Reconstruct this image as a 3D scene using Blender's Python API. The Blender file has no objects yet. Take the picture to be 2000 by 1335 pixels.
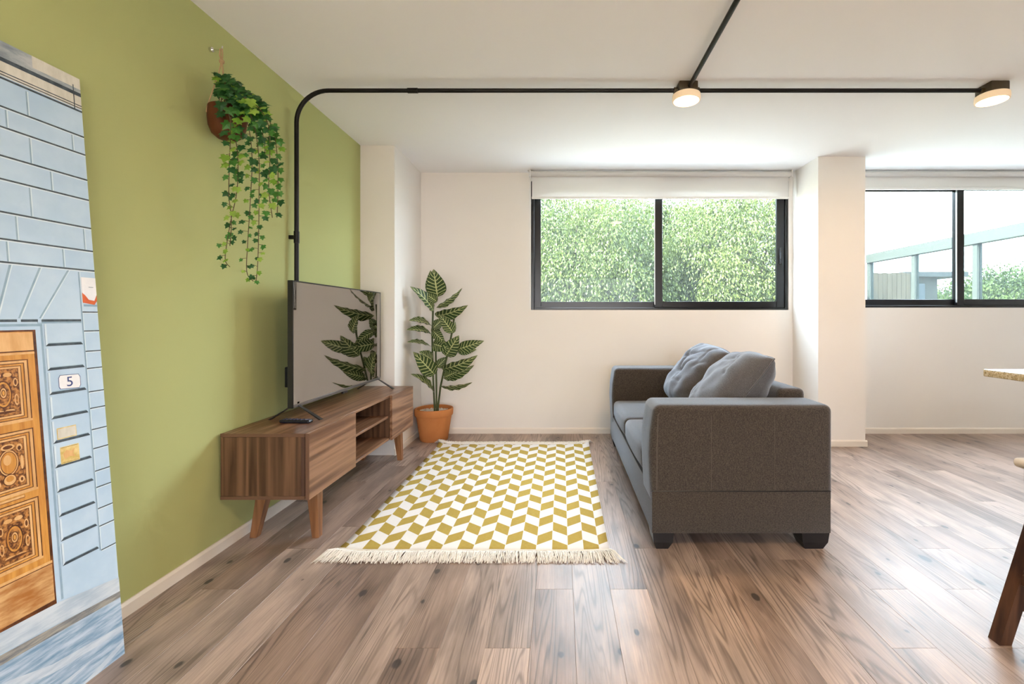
import bpy, bmesh, math, random
import numpy as np
from mathutils import Vector, Matrix, noise

R = math.radians
SC = bpy.context.scene
COL = SC.collection
random.seed(7)

# ------------------------------------------------------------------ camera
EYE = 1.11
F = 889.0                       # focal length in pixels of the 2000 x 1335 frame
VX, VY = 1097.0, 620.0          # vanishing point of the depth axis
cd = bpy.data.cameras.new('camera')
cam = bpy.data.objects.new('camera', cd)
COL.objects.link(cam)
cam.location = (0, 0, EYE)
cam.rotation_euler = (R(90), 0, 0)
cd.sensor_width = 36.0
cd.lens = 36.0 * F / 2000.0
cd.shift_x = -(VX - 1000.0) / 2000.0
cd.shift_y = -(667.5 - VY) / 2000.0
cd.clip_start = 0.05
cd.clip_end = 200
SC.camera = cam

# ------------------------------------------------------------------ world, sun, exposure
SKY = (0.82, 0.94, 1.10)
SKY_STRENGTH = 12.5
LAMP_WATTS = 8.0
LAMP_COLOR = (1.0, 0.66, 0.36)
w = bpy.data.worlds.new('sky')
SC.world = w
w.use_nodes = True
w.node_tree.nodes['Background'].inputs[0].default_value = (*SKY, 1)
w.node_tree.nodes['Background'].inputs[1].default_value = SKY_STRENGTH
sl = bpy.data.lights.new('sun', 'SUN')
sl.energy = 45.0
sl.angle = R(1.0)
sl.color = (1.0, 0.95, 0.85)
sun = bpy.data.objects.new('sun', sl)
COL.objects.link(sun)
sun.rotation_euler = (R(46), 0, R(-68))     # along the window wall, on to the patio and the trees
SC.view_settings.view_transform = 'Standard'
SC.view_settings.look = 'None'
SC.view_settings.gamma = 1.0
SC.view_settings.use_curve_mapping = False
SC.view_settings.exposure = 0.78
SC.cycles.use_denoising = True
SC.cycles.max_bounces = 7
SC.cycles.diffuse_bounces = 4
SC.cycles.glossy_bounces = 3
SC.cycles.transparent_max_bounces = 12
SC.cycles.adaptive_threshold = 0.1
SC.cycles.adaptive_min_samples = 16
SC.cycles.sample_clamp_indirect = 8.0

# sky portals in the two window openings (they only guide sampling)
def portal(x0, x1, z0, z1, y):
    l = bpy.data.lights.new('window_portal', 'AREA')
    l.shape = 'RECTANGLE'; l.size = x1 - x0; l.size_y = z1 - z0
    l.cycles.is_portal = True
    o = bpy.data.objects.new('window_portal', l); COL.objects.link(o)
    o.location = ((x0 + x1) / 2, y, (z0 + z1) / 2)
    o.rotation_euler = (R(-90), 0, 0)

# ------------------------------------------------------------------ helpers
def at(x, y, d):
    """point at depth d that the photograph shows at pixel x, y"""
    return Vector(((x - VX) * d / F, d, EYE - (y - VY) * d / F))

class MB:
    def __init__(s):
        s.v = []; s.f = []; s.m = []; s.sm = []
    def add(s, vs, fs, mi=0, smooth=False):
        b = len(s.v)
        s.v += [tuple(p) for p in vs]
        for f in fs:
            s.f.append(tuple(b + i for i in f)); s.m.append(mi); s.sm.append(smooth)
    def box(s, x0, x1, y0, y1, z0, z1, mi=0):
        s.add([(x0,y0,z0),(x1,y0,z0),(x1,y1,z0),(x0,y1,z0),(x0,y0,z1),(x1,y0,z1),(x1,y1,z1),(x0,y1,z1)],
              [(0,3,2,1),(4,5,6,7),(0,1,5,4),(1,2,6,5),(2,3,7,6),(3,0,4,7)], mi)
        return s
    def hexa(s, bottom, top, mi=0):
        s.add(list(bottom) + list(top), [(0,3,2,1),(4,5,6,7),(0,1,5,4),(1,2,6,5),(2,3,7,6),(3,0,4,7)], mi)
        return s
    def rbox(s, x0, x1, y0, y1, z0, z1, r=0.01, seg=2, mi=0, bulge=None, cuts=0):
        bm = bmesh.new()
        bmesh.ops.create_cube(bm, size=1)
        for v in bm.verts:
            v.co = Vector((x0 + (v.co.x + .5) * (x1 - x0), y0 + (v.co.y + .5) * (y1 - y0), z0 + (v.co.z + .5) * (z1 - z0)))
        bmesh.ops.bevel(bm, geom=bm.edges[:], offset=r, segments=seg, profile=0.5, affect='EDGES')
        if cuts:
            bmesh.ops.subdivide_edges(bm, edges=[e for e in bm.edges if e.calc_length() > 0.1], cuts=cuts, use_grid_fill=True)
        if bulge:
            for v in bm.verts: v.co = bulge(v.co.copy())
        bm.normal_update()
        s.from_bm(bm, mi)
        return s
    def from_bm(s, bm, mi=0, smooth=True):
        bm.verts.index_update()
        s.add([v.co[:] for v in bm.verts], [[v.index for v in f.verts] for f in bm.faces], mi, smooth)
        bm.free()
    def tube(s, pts, r, n=8, mi=0, cap=True):
        pts = [Vector(p) for p in pts]
        rs = r if isinstance(r, (list, tuple)) else [r] * len(pts)
        t0 = (pts[1] - pts[0]).normalized()
        up = Vector((0, 0, 1)) if abs(t0.z) < 0.9 else Vector((1, 0, 0))
        nrm = t0.cross(up).normalized()
        vs = []
        for i, p in enumerate(pts):
            if i == 0: t = pts[1] - p
            elif i == len(pts) - 1: t = p - pts[i-1]
            else: t = (pts[i+1] - p).normalized() + (p - pts[i-1]).normalized()
            t.normalize()
            nrm = (nrm - t * nrm.dot(t)).normalized()
            b = t.cross(nrm)
            for k in range(n):
                a = 2 * math.pi * k / n
                vs.append(p + (nrm * math.cos(a) + b * math.sin(a)) * rs[i])
        fs = []
        for i in range(len(pts) - 1):
            for k in range(n):
                k2 = (k + 1) % n
                fs.append((i*n+k, i*n+k2, (i+1)*n+k2, (i+1)*n+k))
        if cap:
            fs.append(tuple(range(n - 1, -1, -1))); fs.append(tuple((len(pts)-1)*n + k for k in range(n)))
        s.add(vs, fs, mi, True)
        return s
    def lathe(s, prof, c, n=32, mi=0, smooth=True):
        vs = []; fs = []
        for (r, z) in prof:
            for k in range(n):
                a = 2 * math.pi * k / n
                vs.append((c[0] + r * math.cos(a), c[1] + r * math.sin(a), c[2] + z))
        for i in range(len(prof) - 1):
            for k in range(n):
                k2 = (k + 1) % n
                fs.append((i*n+k, i*n+k2, (i+1)*n+k2, (i+1)*n+k))
        fs.append(tuple(range(n - 1, -1, -1))); fs.append(tuple((len(prof)-1)*n + k for k in range(n)))
        s.add(vs, fs, mi, smooth)
        return s
    def mesh(s, name, mats):
        me = bpy.data.meshes.new(name)
        me.from_pydata(s.v, [], s.f)
        for m in (mats if isinstance(mats, (list, tuple)) else [mats]): me.materials.append(m)
        me.polygons.foreach_set('material_index', s.m)
        me.polygons.foreach_set('use_smooth', s.sm)
        me.update()
        return me
    def build(s, name, mats, parent=None, sharp=True):
        me = s.mesh(name, mats)
        if sharp and any(s.sm):
            me.set_sharp_from_angle(angle=R(38))
        return link(name, me, parent)

def link(name, data, parent=None):
    o = bpy.data.objects.new(name, data)
    COL.objects.link(o)
    if parent is not None:
        o.parent = parent
        o.matrix_parent_inverse = Matrix.Translation(-parent.location) if parent.parent is None else Matrix.Identity(4)
    return o

def tag(o, label=None, cat=None, group=None, kind=None):
    if label: o['label'] = label
    if cat: o['category'] = cat
    if group: o['group'] = group
    if kind: o['kind'] = kind
    return o

def thing(name, loc, label, cat, group=None, kind=None):
    o = bpy.data.objects.new(name, None)
    COL.objects.link(o)
    o.location = loc
    o.empty_display_size = 0.1
    return tag(o, label, cat, group, kind)

# ------------------------------------------------------------------ node helpers
class S:
    """a scalar socket with arithmetic"""
    def __init__(s, nt, sock): s.nt = nt; s.k = sock
    def _op(s, op, *a):
        n = s.nt.nodes.new('ShaderNodeMath'); n.operation = op
        for i, x in enumerate((s,) + a):
            if isinstance(x, S): s.nt.links.new(x.k, n.inputs[i])
            else: n.inputs[i].default_value = x
        return S(s.nt, n.outputs[0])
    def __add__(s, o): return s._op('ADD', o)
    def __sub__(s, o): return s._op('SUBTRACT', o)
    def __mul__(s, o): return s._op('MULTIPLY', o)
    def __truediv__(s, o): return s._op('DIVIDE', o)
    def fl(s): return s._op('FLOOR')
    def fr(s): return s._op('FRACT')
    def ab(s): return s._op('ABSOLUTE')
    def sin(s): return s._op('SINE')
    def pw(s, e): return s._op('POWER', e)
    def gt(s, e): return s._op('GREATER_THAN', e)
    def lt(s, e): return s._op('LESS_THAN', e)
    def mod(s, e): return s._op('FLOORED_MODULO', e)
    def mx(s, e): return s._op('MAXIMUM', e)
    def mn(s, e): return s._op('MINIMUM', e)
    def step(s, a, b):
        n = s.nt.nodes.new('ShaderNodeMapRange'); n.interpolation_type = 'SMOOTHSTEP'
        s.nt.links.new(s.k, n.inputs[0]); n.inputs[1].default_value = a; n.inputs[2].default_value = b
        return S(s.nt, n.outputs[0])

class Mt:
    def __init__(m, name, rough=0.6, col=(0.8, 0.8, 0.8), metal=0.0, spec=0.5):
        m.m = bpy.data.materials.new(name); m.m.use_nodes = True
        m.nt = m.m.node_tree
        m.b = m.nt.nodes['Principled BSDF']
        m.b.inputs['Base Color'].default_value = (*col, 1)
        m.b.inputs['Roughness'].default_value = rough
        m.b.inputs['Metallic'].default_value = metal
        m.b.inputs['Specular IOR Level'].default_value = spec
    def node(m, t, **kw):
        n = m.nt.nodes.new(t)
        for k, v in kw.items(): setattr(n, k, v)
        return n
    def setv(m, sock, v):
        if isinstance(v, S): m.nt.links.new(v.k, sock)
        elif hasattr(v, 'is_output'): m.nt.links.new(v, sock)
        else: sock.default_value = v
    def coord(m, kind='Object'):
        n = m.node('ShaderNodeTexCoord')
        return n.outputs[kind]
    def sep(m, vec):
        n = m.node('ShaderNodeSeparateXYZ'); m.nt.links.new(vec, n.inputs[0])
        return [S(m.nt, n.outputs[i]) for i in range(3)]
    def comb(m, x=0.0, y=0.0, z=0.0):
        n = m.node('ShaderNodeCombineXYZ')
        for i, v in enumerate((x, y, z)): m.setv(n.inputs[i], v)
        return n.outputs[0]
    def noise(m, vec, scale=5.0, detail=4.0, rough=0.55, dist=0.0):
        n = m.node('ShaderNodeTexNoise'); m.nt.links.new(vec, n.inputs['Vector'])
        n.inputs['Scale'].default_value = scale; n.inputs['Detail'].default_value = detail
        n.inputs['Roughness'].default_value = rough; n.inputs['Distortion'].default_value = dist
        return S(m.nt, n.outputs[0])
    def voro(m, vec, scale=5.0, rnd=1.0, dim='3D'):
        n = m.node('ShaderNodeTexVoronoi', voronoi_dimensions=dim); m.nt.links.new(vec, n.inputs['Vector'])
        n.inputs['Scale'].default_value = scale; n.inputs['Randomness'].default_value = rnd
        return S(m.nt, n.outputs['Distance'])
    def mix(m, fac, a, b):
        n = m.node('ShaderNodeMix', data_type='RGBA')
        m.setv(n.inputs[0], fac)
        for i, c in ((6, a), (7, b)):
            if hasattr(c, 'is_output'): m.nt.links.new(c, n.inputs[i])
            else: n.inputs[i].default_value = (*c, 1)
        return n.outputs[2]
    def mulcol(m, c, fac):
        n = m.node('ShaderNodeMix', data_type='RGBA', blend_type='MULTIPLY')
        n.inputs[0].default_value = 1.0
        m.setv(n.inputs[6], c if hasattr(c, 'is_output') else (*c, 1))
        cc = m.node('ShaderNodeCombineColor')
        for i in range(3): m.setv(cc.inputs[i], fac)
        m.nt.links.new(cc.outputs[0], n.inputs[7])
        return n.outputs[2]
    def base(m, c): m.nt.links.new(c, m.b.inputs['Base Color']); return m
    def roughness(m, v): m.setv(m.b.inputs['Roughness'], v); return m
    def bump(m, h, strength=0.2, dist=0.01):
        n = m.node('ShaderNodeBump'); n.inputs['Strength'].default_value = strength; n.inputs['Distance'].default_value = dist
        m.setv(n.inputs['Height'], h); m.nt.links.new(n.outputs[0], m.b.inputs['Normal']); return m
    def rand(m):
        n = m.node('ShaderNodeObjectInfo'); return S(m.nt, n.outputs['Random'])

def plain(name, col, rough=0.6, metal=0.0, spec=0.5, var=0.0, scale=20.0, bump=0.0):
    m = Mt(name, rough, col, metal, spec)
    if var or bump:
        c = m.coord(); n = m.noise(c, scale)
        if var: m.base(m.mix(n, tuple(x * (1 - var) for x in col), tuple(min(1, x * (1 + var)) for x in col)))
        if bump: m.bump(n, bump, 0.005)
    return m.m

def wall_paint(name, col, var=0.03):
    m = Mt(name, 0.75, col, spec=0.25)
    c = m.coord()
    n = m.noise(c, 1.5, 3)
    m.base(m.mix(n, tuple(x * (1 - var) for x in col), tuple(min(1, x * (1 + var)) for x in col)))
    m.bump(m.noise(c, 180, 2), 0.06, 0.002)
    return m.m

def wood(name, dark, light, axis='Y', rough=0.45, ring=7.0, sx=9.0, sy=0.35, fine=1.0):
    """furniture veneer with grain along one local axis"""
    m = Mt(name, rough, light, spec=0.4)
    x, y, z = m.sep(m.coord())
    r = m.rand() * 37.0
    if axis == 'Y': a, b, g = x, z, y
    elif axis == 'Z': a, b, g = x, y, z
    else: a, b, g = y, z, x
    base = m.comb((a + r) * sx, (b + r) * sx, g * sy + r)
    n = m.noise(base, 1.0, 2, 0.5)
    rings = ((n * ring).fr() - 0.5).ab() * 2.0
    f = m.noise(m.comb((a + r) * 90.0 * fine, (b + r) * 90.0 * fine, g * 3.0), 1.0, 3, 0.6)
    t = rings * 0.45 + f * 0.45 + n * 0.25
    m.base(m.mix(t.step(0.2, 0.95), dark, light))
    m.bump(f, 0.05, 0.002)
    return m.m

M = {}
M['white_wall'] = wall_paint('white_wall', (0.80, 0.77, 0.73))
M['ceiling'] = wall_paint('ceiling_white', (0.90, 0.90, 0.915), 0.012)
M['green_wall'] = wall_paint('green_wall', (0.45, 0.475, 0.20), 0.02)
M['baseboard'] = plain('baseboard_white', (0.78, 0.72, 0.64), 0.45)
M['black_metal'] = plain('black_metal', (0.004, 0.004, 0.0045), 0.45, spec=0.3)
M['black_alu'] = plain('black_aluminium', (0.006, 0.006, 0.007), 0.28, spec=0.45)
M['black_plastic'] = plain('black_plastic', (0.012, 0.012, 0.014), 0.3)
M['outside_wall'] = plain('outside_render', (0.75, 0.72, 0.68), 0.9, var=0.05, scale=3)

# floor planks: greyed pine laminate with cathedral grain and knots
def floor_material():
    m = Mt('floor_plank', 0.36, (0.3, 0.22, 0.17), spec=0.5)
    x, y, z = m.sep(m.coord())
    r = m.rand()
    ro = r * 91.0
    big = m.noise(m.comb(x * 6.5 + ro, y * 0.30 + ro, ro), 1.0, 2.5, 0.45, 0.25)
    rings = ((big * 34.0).fr() - 0.5).ab() * 2.0
    line = rings.step(0.0, 0.55)
    fibre = m.noise(m.comb(x * 190.0 + ro, y * 6.0, ro), 1.0, 3, 0.6)
    patch = m.noise(m.comb(x * 7.0 + ro, y * 1.6 + ro, 3.0), 1.0, 4, 0.6)
    where = m.noise(m.comb(x * 5.0 + ro, y * 0.9 + ro, 9.0), 1.0, 2, 0.5).step(0.38, 0.58)
    kn = m.voro(m.comb(x * 1.0 + ro, y * 0.62 + ro, 0.0), 3.1, dim='2D')
    kn = kn + (patch - 0.43) * 0.22
    knot = kn.step(0.056, 0.034)
    halo = kn.step(0.24, 0.05)
    tone = m.mix(((r * 7.31).fr()).step(0.0, 1.0), (0.30, 0.210, 0.166), (0.485, 0.370, 0.308))
    tone = m.mix(((r * 3.77).fr() * 0.5), tone, (0.39, 0.305, 0.268))
    tone = m.mulcol(tone, line * where * 0.46 + where * -0.46 + 1.0)
    tone = m.mulcol(tone, fibre * 0.9 + 0.55)
    tone = m.mulcol(tone, patch.step(0.25, 0.70) * 0.50 + 0.56)
    tone = m.mulcol(tone, halo * -0.25 + 1.0)
    tone = m.mix(knot * 0.85, tone, (0.035, 0.03, 0.03))
    m.base(tone)
    m.roughness(fibre * 0.16 + 0.30)
    m.bump(line * 0.5 + fibre * 0.5, 0.10, 0.0015)
    return m.m
M['plank'] = floor_material()

M['walnut_y'] = wood('walnut_front_glare', (0.11, 0.047, 0.022), (0.34, 0.185, 0.105), 'Y', 0.34)  # paler than the side: glare on the doors is put into the colour
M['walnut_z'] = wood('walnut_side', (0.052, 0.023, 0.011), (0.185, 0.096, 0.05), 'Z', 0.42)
M['walnut_leg'] = wood('walnut_leg', (0.16, 0.065, 0.025), (0.32, 0.15, 0.065), 'Z', 0.4)
M['walnut_dark'] = plain('walnut_gap_shade', (0.07, 0.03, 0.018), 0.5)
M['stool_wood'] = wood('stool_wood', (0.026, 0.011, 0.007), (0.105, 0.047, 0.025), 'Z', 0.35)

def pane_material(name, dust=0.07, tint=(0.93, 0.97, 0.97), refl=1.0):
    m = bpy.data.materials.new(name); m.use_nodes = True
    nt = m.node_tree; nt.nodes.clear()
    out = nt.nodes.new('ShaderNodeOutputMaterial')
    tr = nt.nodes.new('ShaderNodeBsdfTransparent'); tr.inputs[0].default_value = (*tint, 1)
    gl = nt.nodes.new('ShaderNodeBsdfGlossy'); gl.inputs['Roughness'].default_value = 0.0
    fr = nt.nodes.new('ShaderNodeLayerWeight'); fr.inputs[0].default_value = 0.5      # Schlick, the same from both sides
    p5 = nt.nodes.new('ShaderNodeMath'); p5.operation = 'POWER'; p5.inputs[1].default_value = 5.0
    nt.links.new(fr.outputs['Facing'], p5.inputs[0])
    mul = nt.nodes.new('ShaderNodeMath'); mul.operation = 'MULTIPLY_ADD'; mul.inputs[1].default_value = 0.9 * refl; mul.inputs[2].default_value = 0.035 * refl
    nt.links.new(p5.outputs[0], mul.inputs[0])
    mx = nt.nodes.new('ShaderNodeMixShader')
    nt.links.new(mul.outputs[0], mx.inputs[0]); nt.links.new(tr.outputs[0], mx.inputs[1]); nt.links.new(gl.outputs[0], mx.inputs[2])
    tl = nt.nodes.new('ShaderNodeBsdfTranslucent'); tl.inputs[0].default_value = (0.9, 0.95, 1, 1)
    m2 = nt.nodes.new('ShaderNodeMixShader')
    m2.inputs[0].default_value = dust
    nt.links.new(mx.outputs[0], m2.inputs[1]); nt.links.new(tl.outputs[0], m2.inputs[2])
    nt.links.new(m2.outputs[0], out.inputs[0])
    return m
M['pane'] = pane_material('window_glass', 0.010, refl=0.16)
M['fill_pane_right'] = pane_material('fill_glass_right', 0.0, (0.24, 0.25, 0.26))  # tint sets how much fill the added right doors let in
M['fill_pane_rear'] = pane_material('fill_glass_rear', 0.0, (0.76, 0.72, 0.69))  # tint sets the fill from the added rear doors
M['wing_pane'] = pane_material('wing_glass', 0.004, (0.62, 0.68, 0.67), 0.15)

# ------------------------------------------------------------------ the room
H = 2.5
XL, XR = -1.626, 5.45
YB, YR = 4.366, -3.0
W1 = (-0.295, 2.178, 1.184, 2.42)
W2 = (2.50, 5.22, 1.206, 2.42)

fl = tag(MB().box(XL - .2, XR + .2, YR - .2, YB + .2, -0.35, -0.012).build('floor', plain('subfloor', (0.05, 0.04, 0.035), 0.9)), kind='structure')
PW = 0.152
gap = 0.0002
plank_meshes = {}
ncol = int(math.ceil((XR - XL) / PW))
prng = random.Random(11)
for c in range(ncol):
    x0 = XL + c * PW; x1 = min(x0 + PW, XR)
    # butt joints lie on a few staggered lines, as in the photograph
    off = [1.53, 1.20, 1.862, 0.87, 2.19][(c * 2 + c // 4) % 5]
    y = off - 1.22 * 3
    while y < YB:
        a, b = max(y, -1.9), min(y + 1.22, YB)
        y += 1.22
        if b <= a + 0.02 or b < -1.8: continue
        key = (round(x1 - x0, 4), round(b - a, 4))
        if key not in plank_meshes:
            hw, hl = key[0] / 2 - gap, key[1] / 2 - gap
            e = 0.0006
            mb = MB()
            mb.add([(-hw,-hl,-.012),(hw,-hl,-.012),(hw,hl,-.012),(-hw,hl,-.012),
                    (-hw,-hl,-e),(hw,-hl,-e),(hw,hl,-e),(-hw,hl,-e),
                    (-hw+e,-hl+e,0),(hw-e,-hl+e,0),(hw-e,hl-e,0),(-hw+e,hl-e,0)],
                   [(0,1,5,4),(1,2,6,5),(2,3,7,6),(3,0,4,7),(4,5,9,8),(5,6,10,9),(6,7,11,10),(7,4,8,11),(8,9,10,11)])
            plank_meshes[key] = mb.mesh('plank', M['plank'])
        o = link('plank', plank_meshes[key], fl)
        o.location = ((x0 + x1) / 2, (a + b) / 2, 0)
# behind the camera the floor goes on as one piece
MB().box(XL, XR, YR, -1.9, -0.012, 0).build('floor_rear', M['plank'], fl)

tag(MB().box(XL - .2, XR + .2, YR - .2, YB + .2, H, H + .35).build('ceiling', M['ceiling']), kind='structure')
tag(MB().box(XL - .2, XL, YR, YB + .2, 0, H).build('wall_left', M['green_wall']), kind='structure')
W3 = (-2.6, 0.9, 0.06, 2.2)               # unseen glazed doors added in the right wall for fill light
wr = MB().box(XR, XR + .2, YR, W3[0], 0, H).box(XR, XR + .2, W3[1], YB + .2, 0, H)
wr.box(XR, XR + .2, W3[0], W3[1], 0, W3[2]).box(XR, XR + .2, W3[0], W3[1], W3[3], H)
tag(wr.build('wall_right', M['white_wall']), kind='structure')
W4 = (-1.2, 2.0, 0.06, 2.2)               # and more unseen doors, added in the rear wall to fill the room
wr = MB().box(XL - .2, W4[0], YR - .2, YR, 0, H).box(W4[1], XR + .2, YR - .2, YR, 0, H)
wr.box(W4[0], W4[1], YR - .2, YR, 0, W4[2]).box(W4[0], W4[1], YR - .2, YR, W4[3], H)
tag(wr.build('wall_rear', M['white_wall']), kind='structure')
T = 0.2
wb = MB()
wb.box(XL, W1[0], YB, YB + T, 0, H)
wb.box(W1[0], W1[1], YB, YB + T, 0, W1[2]); wb.box(W1[0], W1[1], YB, YB + T, W1[3], H)
wb.box(W1[1], W2[0], YB, YB + T, 0, H)
wb.box(W2[0], W2[1], YB, YB + T, 0, W2[2]); wb.box(W2[0], W2[1], YB, YB + T, W2[3], H)
wb.box(W2[1], XR, YB, YB + T, 0, H)
tag(wb.build('wall_back', M['white_wall']), kind='structure')
PL = (-1.349, 3.675)                 # left pier: right face, front face
PR = (2.215, 2.622, 3.93)            # right pier
tag(MB().box(XL, PL[0], PL[1], YB, 0, H).build('wall_pier_left', M['white_wall']), kind='structure')
tag(MB().box(PR[0], PR[1], PR[2], YB, 0, H).build('wall_pier_right', M['white_wall']), kind='structure')

def board(name, pts, h=0.055, t=0.012):
    """moulded baseboard along a polyline; the room lies to the left of its direction"""
    mb = MB()
    prof = [(0, 0), (t, 0), (t, h * .8), (t * .45, h), (0, h)]
    for (p, q) in zip(pts[:-1], pts[1:]):
        p, q = Vector((*p, 0)), Vector((*q, 0))
        d = (q - p).normalized(); n = Vector((-d.y, d.x, 0))
        vs = [pp + n * a + Vector((0, 0, b)) for pp in (p, q) for (a, b) in prof]
        k = len(prof)
        mb.add(vs, [(i, (i + 1) % k, k + (i + 1) % k, k + i) for i in range(k)] + [tuple(range(k - 1, -1, -1)), tuple(range(k, 2 * k))])
    return tag(mb.build(name, M['baseboard']), kind='structure')
board('baseboard_left', [(XL, PL[1]), (XL, YR)])
board('baseboard_pier_left', [(PL[0], YB), (PL[0], PL[1] - .012), (XL, PL[1] - 0.0)][:2])
board('baseboard_back', [(PR[0], YB), (PL[0], YB)])
board('baseboard_pier_right', [(PR[1] + .012, PR[2]), (PR[0] - .012, PR[2])])
board('baseboard_pier_side', [(PR[0], PR[2]), (PR[0], YB)])
board('baseboard_right', [(XR, YB), (PR[1], YB)])

# ------------------------------------------------------------------ windows and blinds
def ring(x0, x1, z0, z1, y0, y1, wv, wt, wbm):
    mb = MB()
    mb.rbox(x0, x0 + wv, y0, y1, z0, z1, .003, 1); mb.rbox(x1 - wv, x1, y0, y1, z0, z1, .003, 1)
    mb.rbox(x0 + wv, x1 - wv, y0, y1, z0, z0 + wbm, .003, 1); mb.rbox(x0 + wv, x1 - wv, y0, y1, z1 - wt, z1, .003, 1)
    return mb
def window(name, Wd, xm, hw):
    x0, x1, z0, z1 = Wd
    y = YB + 0.012
    win = thing(name, (x0, y, z0), None, None, kind='structure')
    fr = ring(x0, x1, z0, z1, y, y + .10, .03, .03, .022)
    fr.box(x0 + .03, x1 - .03, y + .042, y + .048, z0 + .022, z0 + .036)     # sliding track
    fr.build('window_frame', M['black_alu'], win)
    for (a, b, yy, nm) in ((x0 + .03, xm + hw, y + .055, 0), (xm - hw, x1 - .03, y + .012, 1)):
        s = ring(a, b, z0 + .024, z1 - .03, yy, yy + .03, .062 if nm == 0 else .074, .05, .058).build('sash', M['black_alu'], win)
        v = .058
        MB().box(a + v, b - v, yy + .012, yy + .018, z0 + .024 + v - .004, z1 - .03 - .046).build('pane', M['pane'], s)
    # latch on the right stile of the inner sash
    lt = MB().rbox(x1 - .03 - .05, x1 - .03 - .026, y - .004, y + .016, z0 + .44, z0 + .60, .004, 2)
    lt.rbox(x1 - .03 - .046, x1 - .03 - .03, y - .014, y - .002, z0 + .49, z0 + .55, .003, 2)
    lt.build('latch', M['black_plastic'], win)
    st = MB().box(xm - hw - .004, xm - hw + .002, y + .008, y + .02, z0 + .05, z1 - .06)
    st.build('seal_strip', plain('alu_seal', (0.55, 0.55, 0.55), 0.35, 0.8), win)
    portal(x0, x1, z0, z1, y + .16)
    return win
window('window_1', W1, 0.936, 0.037)
window('window_2', W2, 3.848, 0.037)
dr = thing('door_fill_right', (XR, W3[0], 0), None, None, kind='structure')  # unseen doors, added to brighten the room
ym3 = (W3[0] + W3[1]) / 2
for a, b in ((W3[0], ym3), (ym3, W3[1])):
    x0, x1 = XR + .06, XR + .10
    dl = MB().rbox(x0, x1, a, a + .06, W3[2], W3[3], .003, 1).rbox(x0, x1, b - .06, b, W3[2], W3[3], .003, 1)
    dl.rbox(x0, x1, a + .06, b - .06, W3[2], W3[2] + .08, .003, 1).rbox(x0, x1, a + .06, b - .06, W3[3] - .06, W3[3], .003, 1)
    dl = dl.build('fill_door_leaf', M['black_alu'], dr)
    MB().box(x0 + .017, x0 + .023, a + .055, b - .055, W3[2] + .075, W3[3] - .055).build('pane', M['fill_pane_right'], dl)
dr2 = thing('door_fill_rear', (W4[0], YR, 0), None, None, kind='structure')  # added out of view, as daylight fill from behind
xm4 = (W4[0] + W4[1]) / 2
for a, b in ((W4[0], xm4), (xm4, W4[1])):
    dl = ring(a, b, W4[2], W4[3], YR - .10, YR - .06, .06, .06, .08).build('fill_door_leaf', M['black_alu'], dr2)
    MB().box(a + .055, b - .055, YR - .083, YR - .077, W4[2] + .075, W4[3] - .055).build('pane', M['fill_pane_rear'], dl)
_l = bpy.data.lights.new('fill_door_portal', 'AREA'); _l.shape = 'RECTANGLE'; _l.size = W4[1] - W4[0]; _l.size_y = W4[3] - W4[2]; _l.cycles.is_portal = True
_o = bpy.data.objects.new('fill_door_portal', _l); COL.objects.link(_o)
_o.location = (xm4, YR - .16, (W4[2] + W4[3]) / 2); _o.rotation_euler = (R(90), 0, 0)
_l = bpy.data.lights.new('fill_door_portal', 'AREA'); _l.shape = 'RECTANGLE'; _l.size = W3[3] - W3[2]; _l.size_y = W3[1] - W3[0]; _l.cycles.is_portal = True
_o = bpy.data.objects.new('fill_door_portal', _l); COL.objects.link(_o)
_o.location = (XR + .16, ym3, (W3[2] + W3[3]) / 2); _o.rotation_euler = (0, R(90), 0)

fabric = bpy.data.materials.new('blind_fabric'); fabric.use_nodes = True
_nt = fabric.node_tree; _b = _nt.nodes['Principled BSDF']
_b.inputs['Base Color'].default_value = (0.82, 0.80, 0.78, 1); _b.inputs['Roughness'].default_value = 0.8
_tl = _nt.nodes.new('ShaderNodeBsdfTranslucent'); _tl.inputs[0].default_value = (0.85, 0.84, 0.82, 1)
_mx = _nt.nodes.new('ShaderNodeMixShader'); _mx.inputs[0].default_value = 0.35
_nt.links.new(_b.outputs[0], _mx.inputs[1]); _nt.links.new(_tl.outputs[0], _mx.inputs[2])
_nt.links.new(_mx.outputs[0], _nt.nodes['Material Output'].inputs[0])
white_plastic = plain('white_plastic', (0.82, 0.81, 0.79), 0.35)
chrome = plain('polished_metal', (0.75, 0.75, 0.76), 0.2, 1.0)

def blind(x0, x1, zb, label, chain=None, yc=4.30):
    b = thing('roller_blind', ((x0 + x1) / 2, yc, H), label, 'blind', 'roller blinds over the windows')
    rz = H - .034
    MB().tube([(x0 + .012, yc, rz), (x1 - .012, yc, rz)], .026, 20).build('roller', fabric, b)
    # fascia wrap of fabric hanging behind the roller, then down to the hem
    f = MB()
    f.box(x0 + .02, x1 - .02, yc + .022, yc + .0235, zb + .018, rz)
    f.build('blind_sheet', fabric, b)
    MB().rbox(x0 + .018, x1 - .018, yc + .015, yc + .029, zb, zb + .022, .004, 2).build('hem_bar', white_plastic, b)
    for xx in (x0, x1 - .012):
        MB().rbox(xx, xx + .012, yc - .03, yc + .03, H - .068, H, .003, 1).build('bracket', white_plastic, b)
    MB().rbox(x0 - .02, x0 + .03, yc - .015, yc + .015, H - .006, H, .002, 1).build('bracket_clip', chrome, b)
    if chain:
        m = MB()
        for dx in (-.004, .004):
            pts = [(chain + dx + .003 * math.sin(k * 1.3 + dx * 300), yc + .03, rz - (rz - 1.20) * k / 24) for k in range(25)]
            m.tube(pts, .0024, 5)
        m.build('bead_chain', white_plastic, b)
    return b
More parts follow.
